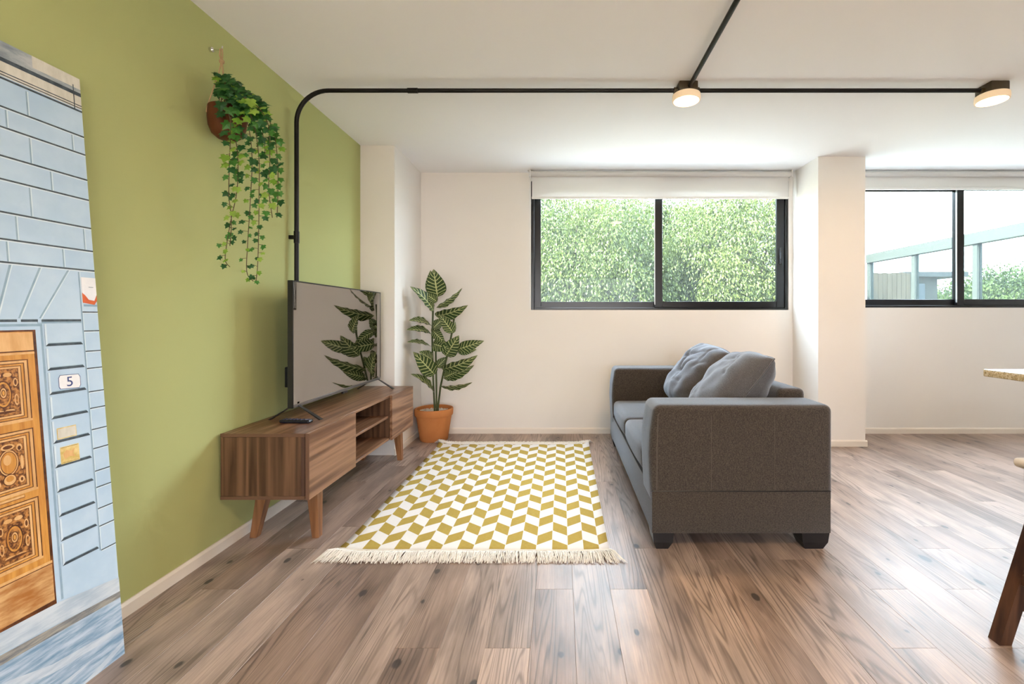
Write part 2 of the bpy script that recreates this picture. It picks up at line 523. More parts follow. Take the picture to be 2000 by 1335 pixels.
blind(-0.302, 2.172, 2.236, 'white roller blind above the window facing green trees', chain=-0.300)
blind(2.66, 5.2, 2.322, 'white roller blind above the window right of the pier')

# ------------------------------------------------------------------ black conduit and ceiling lamps
CY, CZ, CX = 2.72, 2.466, -1.584
cr = 0.0125
bend = [(CX + .19 - .19 * math.cos(a), CY, CZ - .19 + .19 * math.sin(a)) for a in [R(k * 7.5) for k in range(13)]]
LX1, LX2 = 0.745, 2.572
c1 = thing('conduit', (CX, CY, 0), 'black conduit bending down the green wall behind the television', 'conduit')
MB().tube([(CX, CY, .80)] + bend + [(LX1 - .06, CY, CZ)], cr, 14).build('pipe', M['black_metal'], c1)
MB().tube([(CX, CY, 1.555), (CX, CY, 1.625)], .0155, 14).build('coupling', M['black_metal'], c1)
MB().tube([(-0.92, CY, CZ), (-0.86, CY, CZ)], .0155, 14).build('coupling', M['black_metal'], c1)
MB().rbox(XL, CX + .03, CY - .05, CY + .05, .70, .82, .005, 2).build('outlet_box', M['black_plastic'], c1)
for z in (1.15, 1.59):
    MB().box(XL, CX, CY - .01, CY + .01, z - .011, z + .011).build('saddle_clip', M['black_metal'], c1)
c2 = thing('conduit', (LX2, CY, H), 'black conduit on the ceiling between the two round lamps', 'conduit')
MB().tube([(LX1 + .06, CY, CZ), (LX2 - .06, CY, CZ)], cr, 14).build('pipe', M['black_metal'], c2)
c3 = thing('conduit', (LX1, CY - .06, H), 'black conduit running along the ceiling toward the camera', 'conduit')
MB().tube([(LX1 + .005, CY - .06, CZ), (LX1 + .005, -2.4, CZ)], cr, 14).build('pipe', M['black_metal'], c3)
for y in (1.9, 0.6, -0.8, -2.0):
    MB().box(LX1 - .006, LX1 + .016, y - .01, y + .01, CZ, H).build('saddle_clip', M['black_metal'], c3)

emit = bpy.data.materials.new('lamp_diffuser'); emit.use_nodes = True
_nt = emit.node_tree; _nt.nodes.clear()
_e = _nt.nodes.new('ShaderNodeEmission'); _e.inputs[0].default_value = (1.0, 0.80, 0.52, 1); _e.inputs[1].default_value = 6.0
_o = _nt.nodes.new('ShaderNodeOutputMaterial'); _nt.links.new(_e.outputs[0], _o.inputs[0])
rim_m = bpy.data.materials.new('lamp_rim'); rim_m.use_nodes = True
_b = rim_m.node_tree.nodes['Principled BSDF']
_b.inputs['Base Color'].default_value = (0.8, 0.68, 0.52, 1); _b.inputs['Roughness'].default_value = 0.4
_b.inputs['Emission Color'].default_value = (1.0, 0.62, 0.30, 1); _b.inputs['Emission Strength'].default_value = 0.16
box_m = plain('junction_box', (0.05, 0.035, 0.015), 0.4)
def lamp(x, y, label, watts=LAMP_WATTS):
    t = thing('ceiling_lamp', (x, y, H), label, 'lamp', 'round ceiling lamps on the conduit')
    mb = MB().rbox(x - .055, x + .055, y - .055, y + .055, H - .056, H, .006, 2)
    mb.tube([(x - .075, y, CZ), (x + .075, y, CZ)], .018, 12)
    mb.build('junction_box', box_m, t)
    MB().lathe([(.05, -.056), (.074, -.058), (.081, -.062), (.083, -.085), (.080, -.098), (.074, -.0985), (.074, -.094)], (x, y, H), 40).build('lamp_body', rim_m, t)
    MB().lathe([(.0735, -.094), (.0735, -.0975), (.06, -.0995), (.02, -.1005)], (x, y, H), 40).build('diffuser', emit, t)
    l = bpy.data.lights.new('lamp_light', 'AREA'); l.shape = 'DISK'; l.size = .15; l.energy = watts; l.color = LAMP_COLOR
    o = bpy.data.objects.new('lamp_light', l); COL.objects.link(o)
    o.location = (x, y, H - .104)
    o.parent = t; o.matrix_parent_inverse = Matrix.Translation(-t.location)
    return t
lamp(LX1, CY, 'round glowing ceiling lamp where the black conduits meet')
lamp(LX2, CY, 'round glowing ceiling lamp at the right end of conduit')
lamp(LX1, 0.1, 'unseen ceiling lamp added above the camera for warm fill', 22.0)  # added out of view to warm the floor

# ------------------------------------------------------------------ television stand
SX0, SX1, SY0, SY1, SZ0, SZ1 = -1.612, -1.214, 2.150, 3.655, 0.250, 0.562
st = thing('tv_stand', (-1.4, 2.9, 0), 'low walnut television stand with two doors and an open shelf', 'tv stand')
def sbox(name, x0, x1, y0, y1, z0, z1, mat, r=.0015):
    return MB().rbox(x0, x1, y0, y1, z0, z1, r, 1).build(name, M[mat], st)
tk = .016
B1, B2 = 2.64, 3.205
sbox('stand_top', SX0, SX1, SY0, SY1, SZ1 - tk, SZ1, 'walnut_y')
sbox('stand_bottom', SX0, SX1, SY0, SY1, SZ0, SZ0 + tk, 'walnut_y')
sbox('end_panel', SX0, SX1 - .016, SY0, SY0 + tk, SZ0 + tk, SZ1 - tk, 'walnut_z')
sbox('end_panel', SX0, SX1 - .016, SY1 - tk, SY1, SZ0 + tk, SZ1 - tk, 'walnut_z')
sbox('gap_shade_strip', SX1 - .016, SX1, SY0, SY0 + tk, SZ0 + tk, SZ1 - tk, 'walnut_dark', .001)  # dark colour stands for the shade in the gap beside the door
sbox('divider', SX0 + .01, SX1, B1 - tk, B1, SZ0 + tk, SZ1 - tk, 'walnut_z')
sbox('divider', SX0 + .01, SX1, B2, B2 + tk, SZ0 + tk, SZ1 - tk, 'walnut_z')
sbox('back_panel', SX0, SX0 + .008, SY0 + tk, SY1 - tk, SZ0 + tk, SZ1 - tk, 'walnut_y')
sbox('shelf', SX0 + .01, SX1 - .006, B1, B2, .402, .402 + tk, 'walnut_y')
sbox('door', SX1 + .003, SX1 + .021, SY0 + .001, B1, SZ0 - .002, SZ1, 'walnut_y', .001)
sbox('door', SX1 + .003, SX1 + .021, B2, SY1, SZ0 - .002, SZ1, 'walnut_y', .001)
M['walnut_band'] = plain('walnut_band', (0.135, 0.066, 0.036), 0.5, var=0.12, scale=6)
for z_ in (SZ0, SZ1 - tk):
    sbox('edge_band', SX0, SX1, SY0 - .0008, SY0 + .0005, z_, z_ + tk, 'walnut_band', .0003)
sbox('edge_band', SX1 + .003, SX1 + .021, SY0 + .0002, SY0 + .0016, SZ0 - .002, SZ1, 'walnut_band', .0003)
def leg(xt, yt, xb, yb):
    a, b = .028, .017
    MB().hexa([(xb-b,yb-b,0),(xb+b,yb-b,0),(xb+b,yb+b,0),(xb-b,yb+b,0)],
              [(xt-a,yt-a,SZ0),(xt+a,yt-a,SZ0),(xt+a,yt+a,SZ0),(xt-a,yt+a,SZ0)]).build('leg', M['walnut_leg'], st)
leg(-1.268, 2.335, -1.242, 2.312); leg(-1.515, 2.335, -1.557, 2.312)
leg(-1.268, 3.520, -1.262, 3.560); leg(-1.515, 3.520, -1.557, 3.560)

# ------------------------------------------------------------------ television
tv = thing('television', (-1.44, 2.98, SZ1), 'large flat television with a glossy dark screen on the walnut stand', 'television')
TX, TY0, TY1, TZ0, TZ1 = -1.42, 2.402, 3.566, 0.630, 1.308
scr = Mt('screen_glass', 0.025, (0.37, 0.35, 0.34), 1.0).m
bz = MB()
e = .0075
bz.rbox(TX - .028, TX + .002, TY0, TY0 + e, TZ0, TZ1, .002, 1); bz.rbox(TX - .028, TX + .002, TY1 - e, TY1, TZ0, TZ1, .002, 1)
bz.rbox(TX - .028, TX + .002, TY0 + e, TY1 - e, TZ1 - e, TZ1, .002, 1)
bz.build('bezel', M['black_plastic'], tv)
MB().rbox(TX - .028, TX + .0035, TY0 + e, TY1 - e, TZ0, TZ0 + .018, .002, 1).build('lower_bezel', plain('bezel_grey', (0.16, 0.15, 0.145), 0.3, 0.7), tv)
MB().box(TX - .024, TX, TY0 + e, TY1 - e, TZ0 + .018, TZ1 - e).build('screen', scr, tv)
hb = MB()
hb.rbox(TX - .034, TX - .026, TY0 + .01, TY1 - .01, TZ0 + .01, TZ1 - .01, .003, 1)
hb.rbox(TX - .075, TX - .034, TY0 + .16, TY1 - .16, TZ0 + .015, TZ0 + .40, .012, 2)
hb.build('back_housing', M['black_plastic'], tv)
MB().rbox(TX - .012, TX + .005, 2.955, 3.015, TZ0 - .014, TZ0 + .002, .003, 2).build('sensor_tab', M['black_plastic'], tv)
for yy in (2.455, 3.51):
    f = MB()
    f.hexa([(TX+.118,yy-.016,SZ1),(TX+.130,yy-.016,SZ1),(TX+.130,yy+.010,SZ1),(TX+.118,yy+.010,SZ1)],
           [(TX-.006,yy-.010,TZ0+.012),(TX+.0,yy-.010,TZ0+.012),(TX+.0,yy+.010,TZ0+.012),(TX-.006,yy+.010,TZ0+.012)])
    f.hexa([(TX-.155,yy-.016,SZ1),(TX-.143,yy-.016,SZ1),(TX-.143,yy+.010,SZ1),(TX-.155,yy+.010,SZ1)],
           [(TX-.026,yy-.010,TZ0+.012),(TX-.018,yy-.010,TZ0+.012),(TX-.018,yy+.010,TZ0+.012),(TX-.026,yy+.010,TZ0+.012)])
    f.rbox(TX - .028, TX + .0, yy - .012, yy + .012, TZ0 - .002, TZ0 + .03, .003, 1)
    f.build('stand_foot', M['black_plastic'], tv)

# remote control
rc = thing('remote_control', (-1.385, 2.375, SZ1), 'small black remote control lying on the walnut stand', 'remote control')
rb = MB().rbox(-.082, .082, -.021, .021, 0, .018, .008, 3).build('remote_body', plain('remote_black', (0.012, 0.013, 0.022), 0.25), rc)
btn = plain('remote_buttons', (0.07, 0.065, 0.13), 0.4)
for i in range(6):
    for j in range(3):
        m = MB().lathe([(.004, 0), (.004, .0015), (.003, .0022)], (-.06 + i * .019, -.011 + j * .011, .0178), 10)
        m.build('button', btn, rc)
MB().lathe([(.013, 0), (.013, .0015), (.011, .0024)], (.062, 0, .0178), 20).build('navigation_pad', btn, rc)
for ch in rc.children: ch.matrix_parent_inverse = Matrix.Identity(4)
rc.rotation_euler = (0, 0, R(-4))

# ------------------------------------------------------------------ rug
RX0, RX1, RY0, RY1 = -1.065, 0.232, 2.150, 3.985
rug = thing('rug', ((RX0 + RX1) / 2, (RY0 + RY1) / 2, 0), 'mustard and white herringbone rug with fringed ends on the floor', 'rug')
m = Mt('rug_weave', 0.95, (0.8, 0.8, 0.8), spec=0.1)
x, y, z = m.sep(m.coord())
cw = 0.0755
ph = (x + 0.0467 + 20 * cw) / cw
ci = ph.fl()
fx = ph.fr()
even = ci.mod(2.0)
tri = even + fx * (even * -2.0 + 1.0)                  # 0..1..0 zigzag
wob = (m.noise(m.coord(), 2.0, 2) - 0.5) * 0.012
yy = (y - 2.558 + tri * 0.057 + wob) / 0.0965 + ci + 41.0
band = yy.mod(2.0).gt(1.0)
edge = (fx - 0.5).ab().gt(0.487)
stripe = (yy.fr() - 0.5).ab().gt(0.47)
yel = band * (edge * -1.0 + 1.0)
lim = (y.gt(RY0 + .022)) * (y.lt(RY1 - .015))
weave = ((x * 900.0).sin() * (y * 1300.0).sin()) * 0.5 + 0.5
wn = m.noise(m.comb(x * 60.0, y * 380.0, 0.0), 1.0, 2)
yc = m.mix(wn, (0.36, 0.255, 0.045), (0.56, 0.43, 0.13))
wc = m.mix(wn, (0.76, 0.755, 0.75), (0.87, 0.865, 0.86))
m.base(m.mix(yel * lim, wc, yc))
m.bump(weave * 0.6 + wn * 0.4, 0.35, 0.002)
rg = MB()
nx, ny = 26, 40
def rugz(xx, yy):
    t = 0.006 + 0.0022 * noise.noise(Vector((xx * 3.0, yy * 3.0, 0)))
    for (cx, cy, a) in ((RX0, RY1, .022), (RX1, RY1, .016), (RX0, RY0, .010), (RX1, RY0, .008)):
        d = math.hypot(xx - cx, yy - cy); t += a * math.exp(-(d / .07) ** 2)
    return t
vs = []; fs = []
for j in range(ny + 1):
    for i in range(nx + 1):
        yy_ = RY0 + (RY1 - RY0) * j / ny
        sk = 0.012 * (j / ny - .5) * (1 - 2 * i / nx)
        xx_ = RX0 + (RX1 - RX0) * i / nx - sk
        vs.append((xx_, yy_, rugz(xx_, yy_)))
n0 = len(vs)
vs += [(a, b, max(0.0005, c - .006)) for a, b, c in vs]
idx = lambda i, j: j * (nx + 1) + i
for j in range(ny):
    for i in range(nx):
        fs.append((idx(i, j), idx(i+1, j), idx(i+1, j+1), idx(i, j+1)))
        fs.append(tuple(n0 + k for k in (idx(i, j), idx(i, j+1), idx(i+1, j+1), idx(i+1, j))))
for i in range(nx):
    fs.append((idx(i+1, 0), idx(i, 0), n0 + idx(i, 0), n0 + idx(i+1, 0))); fs.append((idx(i, ny), idx(i+1, ny), n0 + idx(i+1, ny), n0 + idx(i, ny)))
for j in range(ny):
    fs.append((idx(0, j), idx(0, j+1), n0 + idx(0, j+1), n0 + idx(0, j))); fs.append((idx(nx, j+1), idx(nx, j), n0 + idx(nx, j), n0 + idx(nx, j+1)))
rg.add(vs, fs, 0, True)
rg.build('woven_field', m.m, rug, sharp=False)
fr_m = plain('fringe_cotton', (0.82, 0.79, 0.73), 0.9, var=0.15, scale=90)
def fringe(y0, sgn, length):
    rr = random.Random(3 + int(y0 * 10)); f = MB()
    n = 900
    for k in range(n):
        t = (k + rr.random()) / n
        x0 = RX0 - .004 + t * (RX1 - RX0 + .008)
        L = length * rr.uniform(.8, 1.12); sw = rr.uniform(-.022, .022) + (-.05 * max(0, 1 - t * 12)) + (.045 * max(0, 1 - (1 - t) * 12))
        zb = rugz(x0, y0) + .001
        h = rr.uniform(.004, .014)
        pts = [(x0, y0 - sgn * .006, zb), (x0 + sw * .3, y0 + sgn * L * .35, zb + h), (x0 + sw * .7, y0 + sgn * L * .75, .006 + h * .6), (x0 + sw, y0 + sgn * L, rr.uniform(.0015, .007))]
        f.tube(pts, [.0022, .0020, .0017, .0012], 4)
    o = f.build('fringe', fr_m, rug, sharp=False); o['kind'] = 'stuff'
fringe(RY0, -1, .092); fringe(RY1, 1, .062)
hemmb = MB()
for (ya, yb) in ((RY0 - .004, RY0 + .010), (RY1 - .008, RY1 + .004)):
    pts = [(RX0 + (RX1 - RX0) * k / 40, (ya + yb) / 2, rugz(RX0 + (RX1 - RX0) * k / 40, (ya + yb) / 2) + .001) for k in range(41)]
    mb = MB().tube(pts, .0055, 8); mb.build('rug_hem', fr_m, rug, sharp=False)

# ------------------------------------------------------------------ sofa
def cloth(name, c0, c1, sc=1.0):
    m = Mt(name, 0.92, c0, spec=0.15)
    co = m.coord()
    x, y, z = m.sep(co)
    a = m.noise(m.comb(x * 420 * sc, y * 420 * sc, z * 160 * sc), 1.0, 2)
    b = m.noise(m.comb(x * 160 * sc, y * 160 * sc, z * 420 * sc), 1.0, 2)
    t = (a + b) * 0.5
    m.base(m.mix(t.step(0.30, 0.72), c0, c1))
    m.b.inputs['Sheen Weight'].default_value = 0.5
    m.b.inputs['Sheen Roughness'].default_value = 0.5
    m.b.inputs['Sheen Tint'].default_value = (0.75, 0.85, 1, 1)
    m.bump(t, 0.45, 0.003)
    return m.m
M['sofa'] = cloth('sofa_fabric', (0.021, 0.016, 0.012), (0.090, 0.071, 0.055), 0.85)
M['pillow'] = cloth('pillow_fabric', (0.055, 0.053, 0.055), (0.120, 0.116, 0.120))
M['piping'] = plain('sofa_seam', (0.06, 0.05, 0.043), 0.9)
M['thread'] = plain('sofa_thread', (0.085, 0.07, 0.058), 0.9)
FX0, FX1, FY0, FY1 = 0.432, 1.296, 2.17, 4.02
ARM = 0.245
AZ = 0.692
sofa = thing('sofa', ((FX0 + FX1) / 2, (FY0 + FY1) / 2, 0), 'dark grey fabric two-seat sofa facing the television stand', 'sofa')
MB().rbox(FX0 - .002, FX1 - .012, FY0 - .0015, FY1 + .0015, .082, .283, .005, 2).build('base', M['sofa'], sofa)
def arm_shape(c):
    # front of the arm leans back a little, its top edges are round and soft
    t = (c.z - .28) / (AZ - .28)
    k = max(0, t)
    if c.x < FX0 + .2: c.x += -.012 * math.sin(min(1, k) * math.pi) + .016 * k ** 3
    return c
for (a, b) in ((FY0, FY0 + ARM), (FY1 - ARM, FY1)):
    arm = MB().rbox(FX0 - .004, FX1 + .002, a, b, .215, AZ, .032, 5, bulge=arm_shape, cuts=3).build('arm', M['sofa'], sofa)
    yo = a if a == FY0 else b
    sg = -1 if a == FY0 else 1
    for xs in (0.714, 1.016):
        MB().tube([(xs, yo + sg * .0005, .29), (xs, yo + sg * .0005, AZ - .05)], .0014, 5).build('stitching', M['thread'], arm)
    seam = [(FX0 + .022, yo + sg * -.001, .29), (FX0 + .022, yo + sg * -.001, .48), (FX0 + .028, yo + sg * -.0015, AZ - .045),
            (FX0 + .05, yo + sg * -.004, AZ - .024), (FX1 - .07, yo + sg * -.004, AZ - .024), (FX1 - .03, yo + sg * -.004, AZ - .06)]
    MB().tube(seam, .0028, 6).build('seam', M['thread'], arm)
MB().rbox(FX1 - .150, FX1 - .002, FY0 + ARM - .006, FY1 - ARM + .006, .27, .735, .03, 4).build('backrest', M['sofa'], sofa)
for (a, b) in (((FX0 + .004, FY0 - .0022), (FX1 - .014, FY0 - .0022)), ((FX0 - .0026, FY0), (FX0 - .0026, FY1))):
    MB().tube([(a[0], a[1], .2835), (b[0], b[1], .2835)], .0022, 6).build('seam', M['black_plastic'], sofa)
ymid = (FY0 + FY1) / 2
def cushion_shape(cy):
    def f(c):
        dx = (c.x - .75) / .34; dy = (c.y - cy) / .34
        if c.z > .35: c.z += .020 * max(0, 1 - dx * dx * .7) * max(0, 1 - dy * dy)
        if c.x < .55: c.x -= .016 * max(0, 1 - dy * dy) * max(0, 1 - ((c.z - .36) / .08) ** 2)
        return c
    return f
for (a, b) in ((FY0 + ARM + .002, ymid - .002), (ymid + .002, FY1 - ARM - .002)):
    cu = MB().rbox(FX0 - .002, FX1 - .151, a, b, .287, .425, .036, 4, bulge=cushion_shape((a + b) / 2), cuts=4).build('seat_cushion', M['sofa'], sofa)
for xs in (FX0 + .052, FX1 - .068):
    for ys in (FY0 + .06, FY1 - .06):
        f = MB()
        s_ = 1 if xs < .8 else -1
        prof = [(.030, 0), (.046, .03), (.056, .083)]
        bm = bmesh.new()
        x0, x1 = (xs - .045, xs + .05) if s_ == 1 else (xs - .075, xs + .05)
        f.hexa([(x0 + .016, ys - .042, 0), (x1 - .022, ys - .042, 0), (x1 - .022, ys + .042, 0), (x0 + .016, ys + .042, 0)],
               [(x0 + .002, ys - .05, .034), (x1 - .002, ys - .05, .034), (x1 - .002, ys + .05, .034), (x0 + .002, ys + .05, .034)])
        f.hexa([(x0 + .002, ys - .05, .034), (x1 - .002, ys - .05, .034), (x1 - .002, ys + .05, .034), (x0 + .002, ys + .05, .034)],
               [(x0 - .004, ys - .053, .0835), (x1 + .004, ys - .053, .0835), (x1 + .004, ys + .053, .0835), (x0 - .004, ys + .053, .0835)])
        bm.free()
        f.build('foot', M['black_plastic'], sofa)

def pillow(loc, rot, w_, h_, t_, seed, label):
    o = thing('back_pillow', loc, label, 'pillow', 'grey pillows on the sofa')
    n = 44
    mb = MB(); vs = []; fs = []
    def pt(i, j, side):
        u, v = -1 + 2 * i / n, -1 + 2 * j / n
        ru, rv = abs(u), abs(v)
        pin = 1 - .03 * (1 - rv ** 2) * ru ** 6      # edges draw in between the corners
        pin2 = 1 - .03 * (1 - ru ** 2) * rv ** 6
        x = w_ / 2 * u * pin * math.sqrt(1 - .20 * v * v); y = h_ / 2 * v * pin2 * math.sqrt(1 - .20 * u * u)
        th = ((1 - ru ** 3.2) * (1 - rv ** 3.2)) ** .5
        sag = 1.0 + .22 * (-v) * (1 - ru)             # fuller toward the bottom
        z = t_ / 2 * th * sag
        p = Vector((u * 1.3 + seed, v * 1.3, seed * .7))
        # creases running from the corners and across the top
        cr = 0
        for k, (fx_, fy_, fq, am) in enumerate(((1.0, .55, 9.0, .020), (-.5, 1.0, 12.0, .013), (.35, -1.0, 8.0, .016), (.9, -.2, 15.0, .010))):
            s_ = (u * fx_ + v * fy_) * fq + 2.5 * noise.noise(p * 1.7 + Vector((k * 9, 0, 0)))
            ridge = 1 - abs(math.sin(s_ * .5))
            mask = max(0, noise.noise(p * 1.1 + Vector((0, k * 5.3, 2)))) * 2.2
            cr += -am * ridge ** 3 * mask
        z += (cr + .014 * noise.noise(p * 2.2)) * min(1, th * 2.2)
        return (x, y, max(z, .0015) * side) if side > 0 else (x, y, min(-z, -.0015))
    for side in (1, -1):
        b0 = len(vs)
        for j in range(n + 1):
            for i in range(n + 1): vs.append(pt(i, j, side))
        for j in range(n):
            for i in range(n):
                q = (b0 + j*(n+1)+i, b0 + j*(n+1)+i+1, b0 + (j+1)*(n+1)+i+1, b0 + (j+1)*(n+1)+i)
                fs.append(q if side > 0 else q[::-1])
    per = [(i, 0) for i in range(n)] + [(n, j) for j in range(n)] + [(n - i, n) for i in range(n)] + [(0, n - j) for j in range(n)]
    N1 = (n + 1) * (n + 1)
    for k in range(len(per)):
        a, b = per[k], per[(k + 1) % len(per)]
        ia, ib = a[1]*(n+1)+a[0], b[1]*(n+1)+b[0]
        fs.append((ib, ia, ia + N1, ib + N1))
    mb.add(vs, fs, 0, True)
    c = mb.build('pillow_cover', M['pillow'], o, sharp=False)
    c.matrix_parent_inverse = Matrix.Identity(4)
    ring_ = [Vector(vs[a[1]*(n+1)+a[0]]) * 1.004 for a in per]; ring_.append(ring_[0])
    pm = MB().tube([Vector((p.x, p.y, 0)) for p in ring_], .0045, 6, cap=False).build('seam', M['pillow'], c, sharp=False)
    o.rotation_euler = rot
    return o
# local x runs along the sofa (toward -Y), local y up the backrest, local z out toward the television
def pillow_rot(lean, roll, yaw):
    zax = Vector((-math.cos(lean), 0, math.sin(lean)))
    yax = Vector((math.sin(lean), 0, math.cos(lean)))
    xax = yax.cross(zax)
    m3 = Matrix((xax, yax, zax)).transposed()
    m3 = Matrix.Rotation(yaw, 3, 'Z') @ m3 @ Matrix.Rotation(roll, 3, 'Z')
    return m3.to_euler()
pillow((1.005, 2.735, .680), pillow_rot(R(40), R(5), R(-7)), .64, .55, .28, 1.3, 'rumpled grey pillow on the sofa, beside the near arm')
pillow((1.000, 3.375, .680), pillow_rot(R(36), R(-3), R(3)), .62, .54, .27, 5.8, 'grey pillow on the sofa, partly behind the other one')

# ------------------------------------------------------------------ potted foliage plant
terra = Mt('terracotta', 0.8, (0.5, 0.2, 0.07), spec=0.2)
_c = terra.coord(); _n = terra.noise(_c, 6.0, 5)
terra.base(terra.mix(_n, (0.40, 0.135, 0.04), (0.60, 0.25, 0.085))).bump(terra.noise(_c, 60, 3), 0.15, 0.003)
terra = terra.m
PP = Vector((-1.165, 4.155, 0))
plant = thing('potted_plant', PP, 'striped-leaf plant in a terracotta pot in the corner', 'plant')
MB().lathe([(.105, 0), (.118, 0), (.124, .006), (.157, .222), (.166, .224), (.170, .232), (.172, .278), (.168, .287), (.160, .289), (.154, .284), (.148, .225), (.14, .20)], PP, 44).build('pot', terra, plant)
gm = MB(); rr = random.Random(5)
gravel = plain('white_gravel', (0.72, 0.66, 0.58), 0.9, var=0.2, scale=70)
gm.lathe([(.150, .235), (.148, .252), (.08, .258), (.01, .26)], PP, 28)
for k in range(260):
    a = rr.uniform(0, 6.283); q = .143 * math.sqrt(rr.random()); s_ = rr.uniform(.005, .010)
    c = PP + Vector((q * math.cos(a), q * math.sin(a), .256 + .004 * rr.random()))
    vv = [c + Vector((s_*rr.uniform(.7,1.2)*dx, s_*rr.uniform(.7,1.2)*dy, s_*.7*dz)) for dx, dy, dz in ((1,0,0),(0,1,0),(-1,0,0),(0,-1,0),(0,0,1),(0,0,-1))]
    gm.add(vv, [(0,1,4),(1,2,4),(2,3,4),(3,0,4),(1,0,5),(2,1,5),(3,2,5),(0,3,5)], 0, True)
g_ = gm.build('gravel', gravel, plant, sharp=False); g_['kind'] = 'stuff'

lf = Mt('striped_leaf', 0.45, (0.1, 0.2, 0.05), spec=0.4)
_uv = lf.sep(lf.coord('UV'))
u_, v_ = _uv[0], (_uv[1] - 0.5).ab() * 2.0
nz = lf.noise(lf.coord('UV'), 14.0, 3)
vein = (((u_ * 8.5 - v_ * 1.5 + nz * 0.15).fr() - 0.5).ab() * 2.0).gt(0.77)
vein = vein * (v_.lt(0.93))
mid = v_.lt(0.07)
tip = u_.step(0.9, 0.2) * 0.3 + 0.7
gcol = lf.mix(nz, (0.013, 0.036, 0.009), (0.052, 0.10, 0.022))
lf.base(lf.mix((vein.mx(mid)) * (nz * 0.5 + 0.55), gcol, (0.62, 0.66, 0.30)))
lf.b.inputs['Subsurface Weight'].default_value = 0.0
lf = lf.m
stem_m = plain('plant_stem', (0.055, 0.075, 0.02), 0.6, var=0.3, scale=30)
def zp(x, y, d): return at(760 + x * .2846, 500 + y * .2846, d)
for pts in ([(312,1040,4.12),(303,860,4.12),(298,700,4.13),(296,520,4.13),(303,330,4.12)],
            [(326,1040,4.10),(324,860,4.09),(322,760,4.09),(320,650,4.09)],
            [(335,1040,4.13),(352,900,4.12),(385,740,4.11),(412,620,4.10),(436,500,4.10),(445,430,4.10)]):
    MB().tube([PP + Vector((0.0, 0, .2)) if False else zp(*pts[0]) - Vector((0, 0, .09))] + [zp(*p) for p in pts], .0085, 8).build('stem', stem_m, plant)
def big_leaf(p0, p1, wapp, curl, full=None, flip=1, dark=False):
    p0, p1 = Vector(p0), Vector(p1)
    L = (p1 - p0).length
    d = (p1 - p0).normalized()
    mid_ = (p0 + p1) / 2
    tocam = (Vector((0, 0, EYE)) - mid_).normalized()
    wt = full or max(wapp, L * .40)
    c = min(1, wapp / wt)
    perp = d.cross(tocam).normalized()                  # across the leaf, in the picture plane
    nrm0 = perp.cross(d).normalized()
    if nrm0.dot(tocam) < 0: nrm0 = -nrm0
    ang = math.acos(c) * flip
    q = Matrix.Rotation(ang, 3, d)
    side = q @ perp; nrm = q @ nrm0
    if nrm.z < -0.2: pass
    nu, nv = 14, 6
    vs = []; uvs = []; fs = []
    for i in range(nu + 1):
        u = i / nu
        hw = wt / 2 * (math.sin(math.pi * min(1, u ** .75)) ** .8) * (1.12 - .35 * u)
        ctr = p0 + d * (L * u) + nrm * (curl * L * (4 * u * (1 - u)) * .5)
        for j in range(nv + 1):
            v = -1 + 2 * j / nv
            rip = .005 * math.sin(u * 26 + (1.3 if v > 0 else 0)) * abs(v)
            vs.append(ctr + side * (hw * v) + nrm * (hw * .28 * abs(v) + rip * (hw / .05)))
            uvs.append((u, (v + 1) / 2))
    for i in range(nu):
        for j in range(nv):
            fs.append((i*(nv+1)+j, i*(nv+1)+j+1, (i+1)*(nv+1)+j+1, (i+1)*(nv+1)+j))
    mb = MB(); mb.add(vs, fs, 0, True)
    me = mb.mesh('leaf', lf)
    ul = me.uv_layers.new(name='UVMap')
    for lp in me.loops: ul.data[lp.index].uv = uvs[lp.vertex_index]
    o = link('leaf', me, plant)
    # petiole joins the blade to its stem
    return o
PXM = .2846 * 4.1 / F
LEAVES = [ # base x,y,depth  tip x,y,depth  apparent width, curl, flip
 (332,280,4.10, 305,88,4.02, 135,.10,1), (292,268,4.16, 284,96,4.14, 80,.05,1), (305,372,4.10, 142,208,4.02, 72,.14,1), (322,352,4.12, 502,217,4.14, 42,.10,1),
 (318,408,4.12, 542,335,4.02, 84,.16,1), (285,470,4.13, 134,441,4.10, 44,.10,1), (285,528,4.12, 118,506,4.06, 46,.12,1), (285,618,4.12, 123,590,4.04, 30,.08,1),
 (438,524,4.06, 345,398,3.98, 78,.10,1), (302,495,4.14, 372,425,4.16, 70,.05,1), (302,512,4.10, 388,602,4.00, 70,.12,1), (300,600,4.09, 425,640,3.98, 92,.12,1),
 (388,684,4.06, 480,543,3.99, 112,.08,1), (470,640,4.10, 653,580,4.06, 82,.14,1), (312,812,4.08, 165,655,3.98, 112,.12,1), (362,775,4.10, 608,678,4.02, 84,.14,1),
 (372,838,4.14, 584,746,4.16, 62,.10,1), (352,892,4.12, 572,864,4.05, 36,.10,1), (308,934,4.10, 146,808,4.05, 42,.14,1), (328,762,4.12, 402,688,4.14, 66,.06,1),
 (432,530,4.12, 455,448,4.16, 30,.05,1), (330,312,4.08, 238,250,4.00, 62,.10,1), (300,480,4.16, 350,560,4.2, 60,.05,1), (372,640,4.14, 350,560,4.18, 70,.05,1), (470,655,4.13, 600,640,4.18, 60,.05,1),
 (300,720,4.14, 205,655,4.2, 70,.06,1), (380,830,4.12, 470,790,4.0, 70,.1,1)]
for (a,b,c,d_,e_,f_,wpx,cu,fl_) in LEAVES:
    if d_ < 215: f_ = 3.87
    big_leaf(zp(a, b, c), zp(d_, e_, f_), wpx * PXM, cu, flip=fl_)

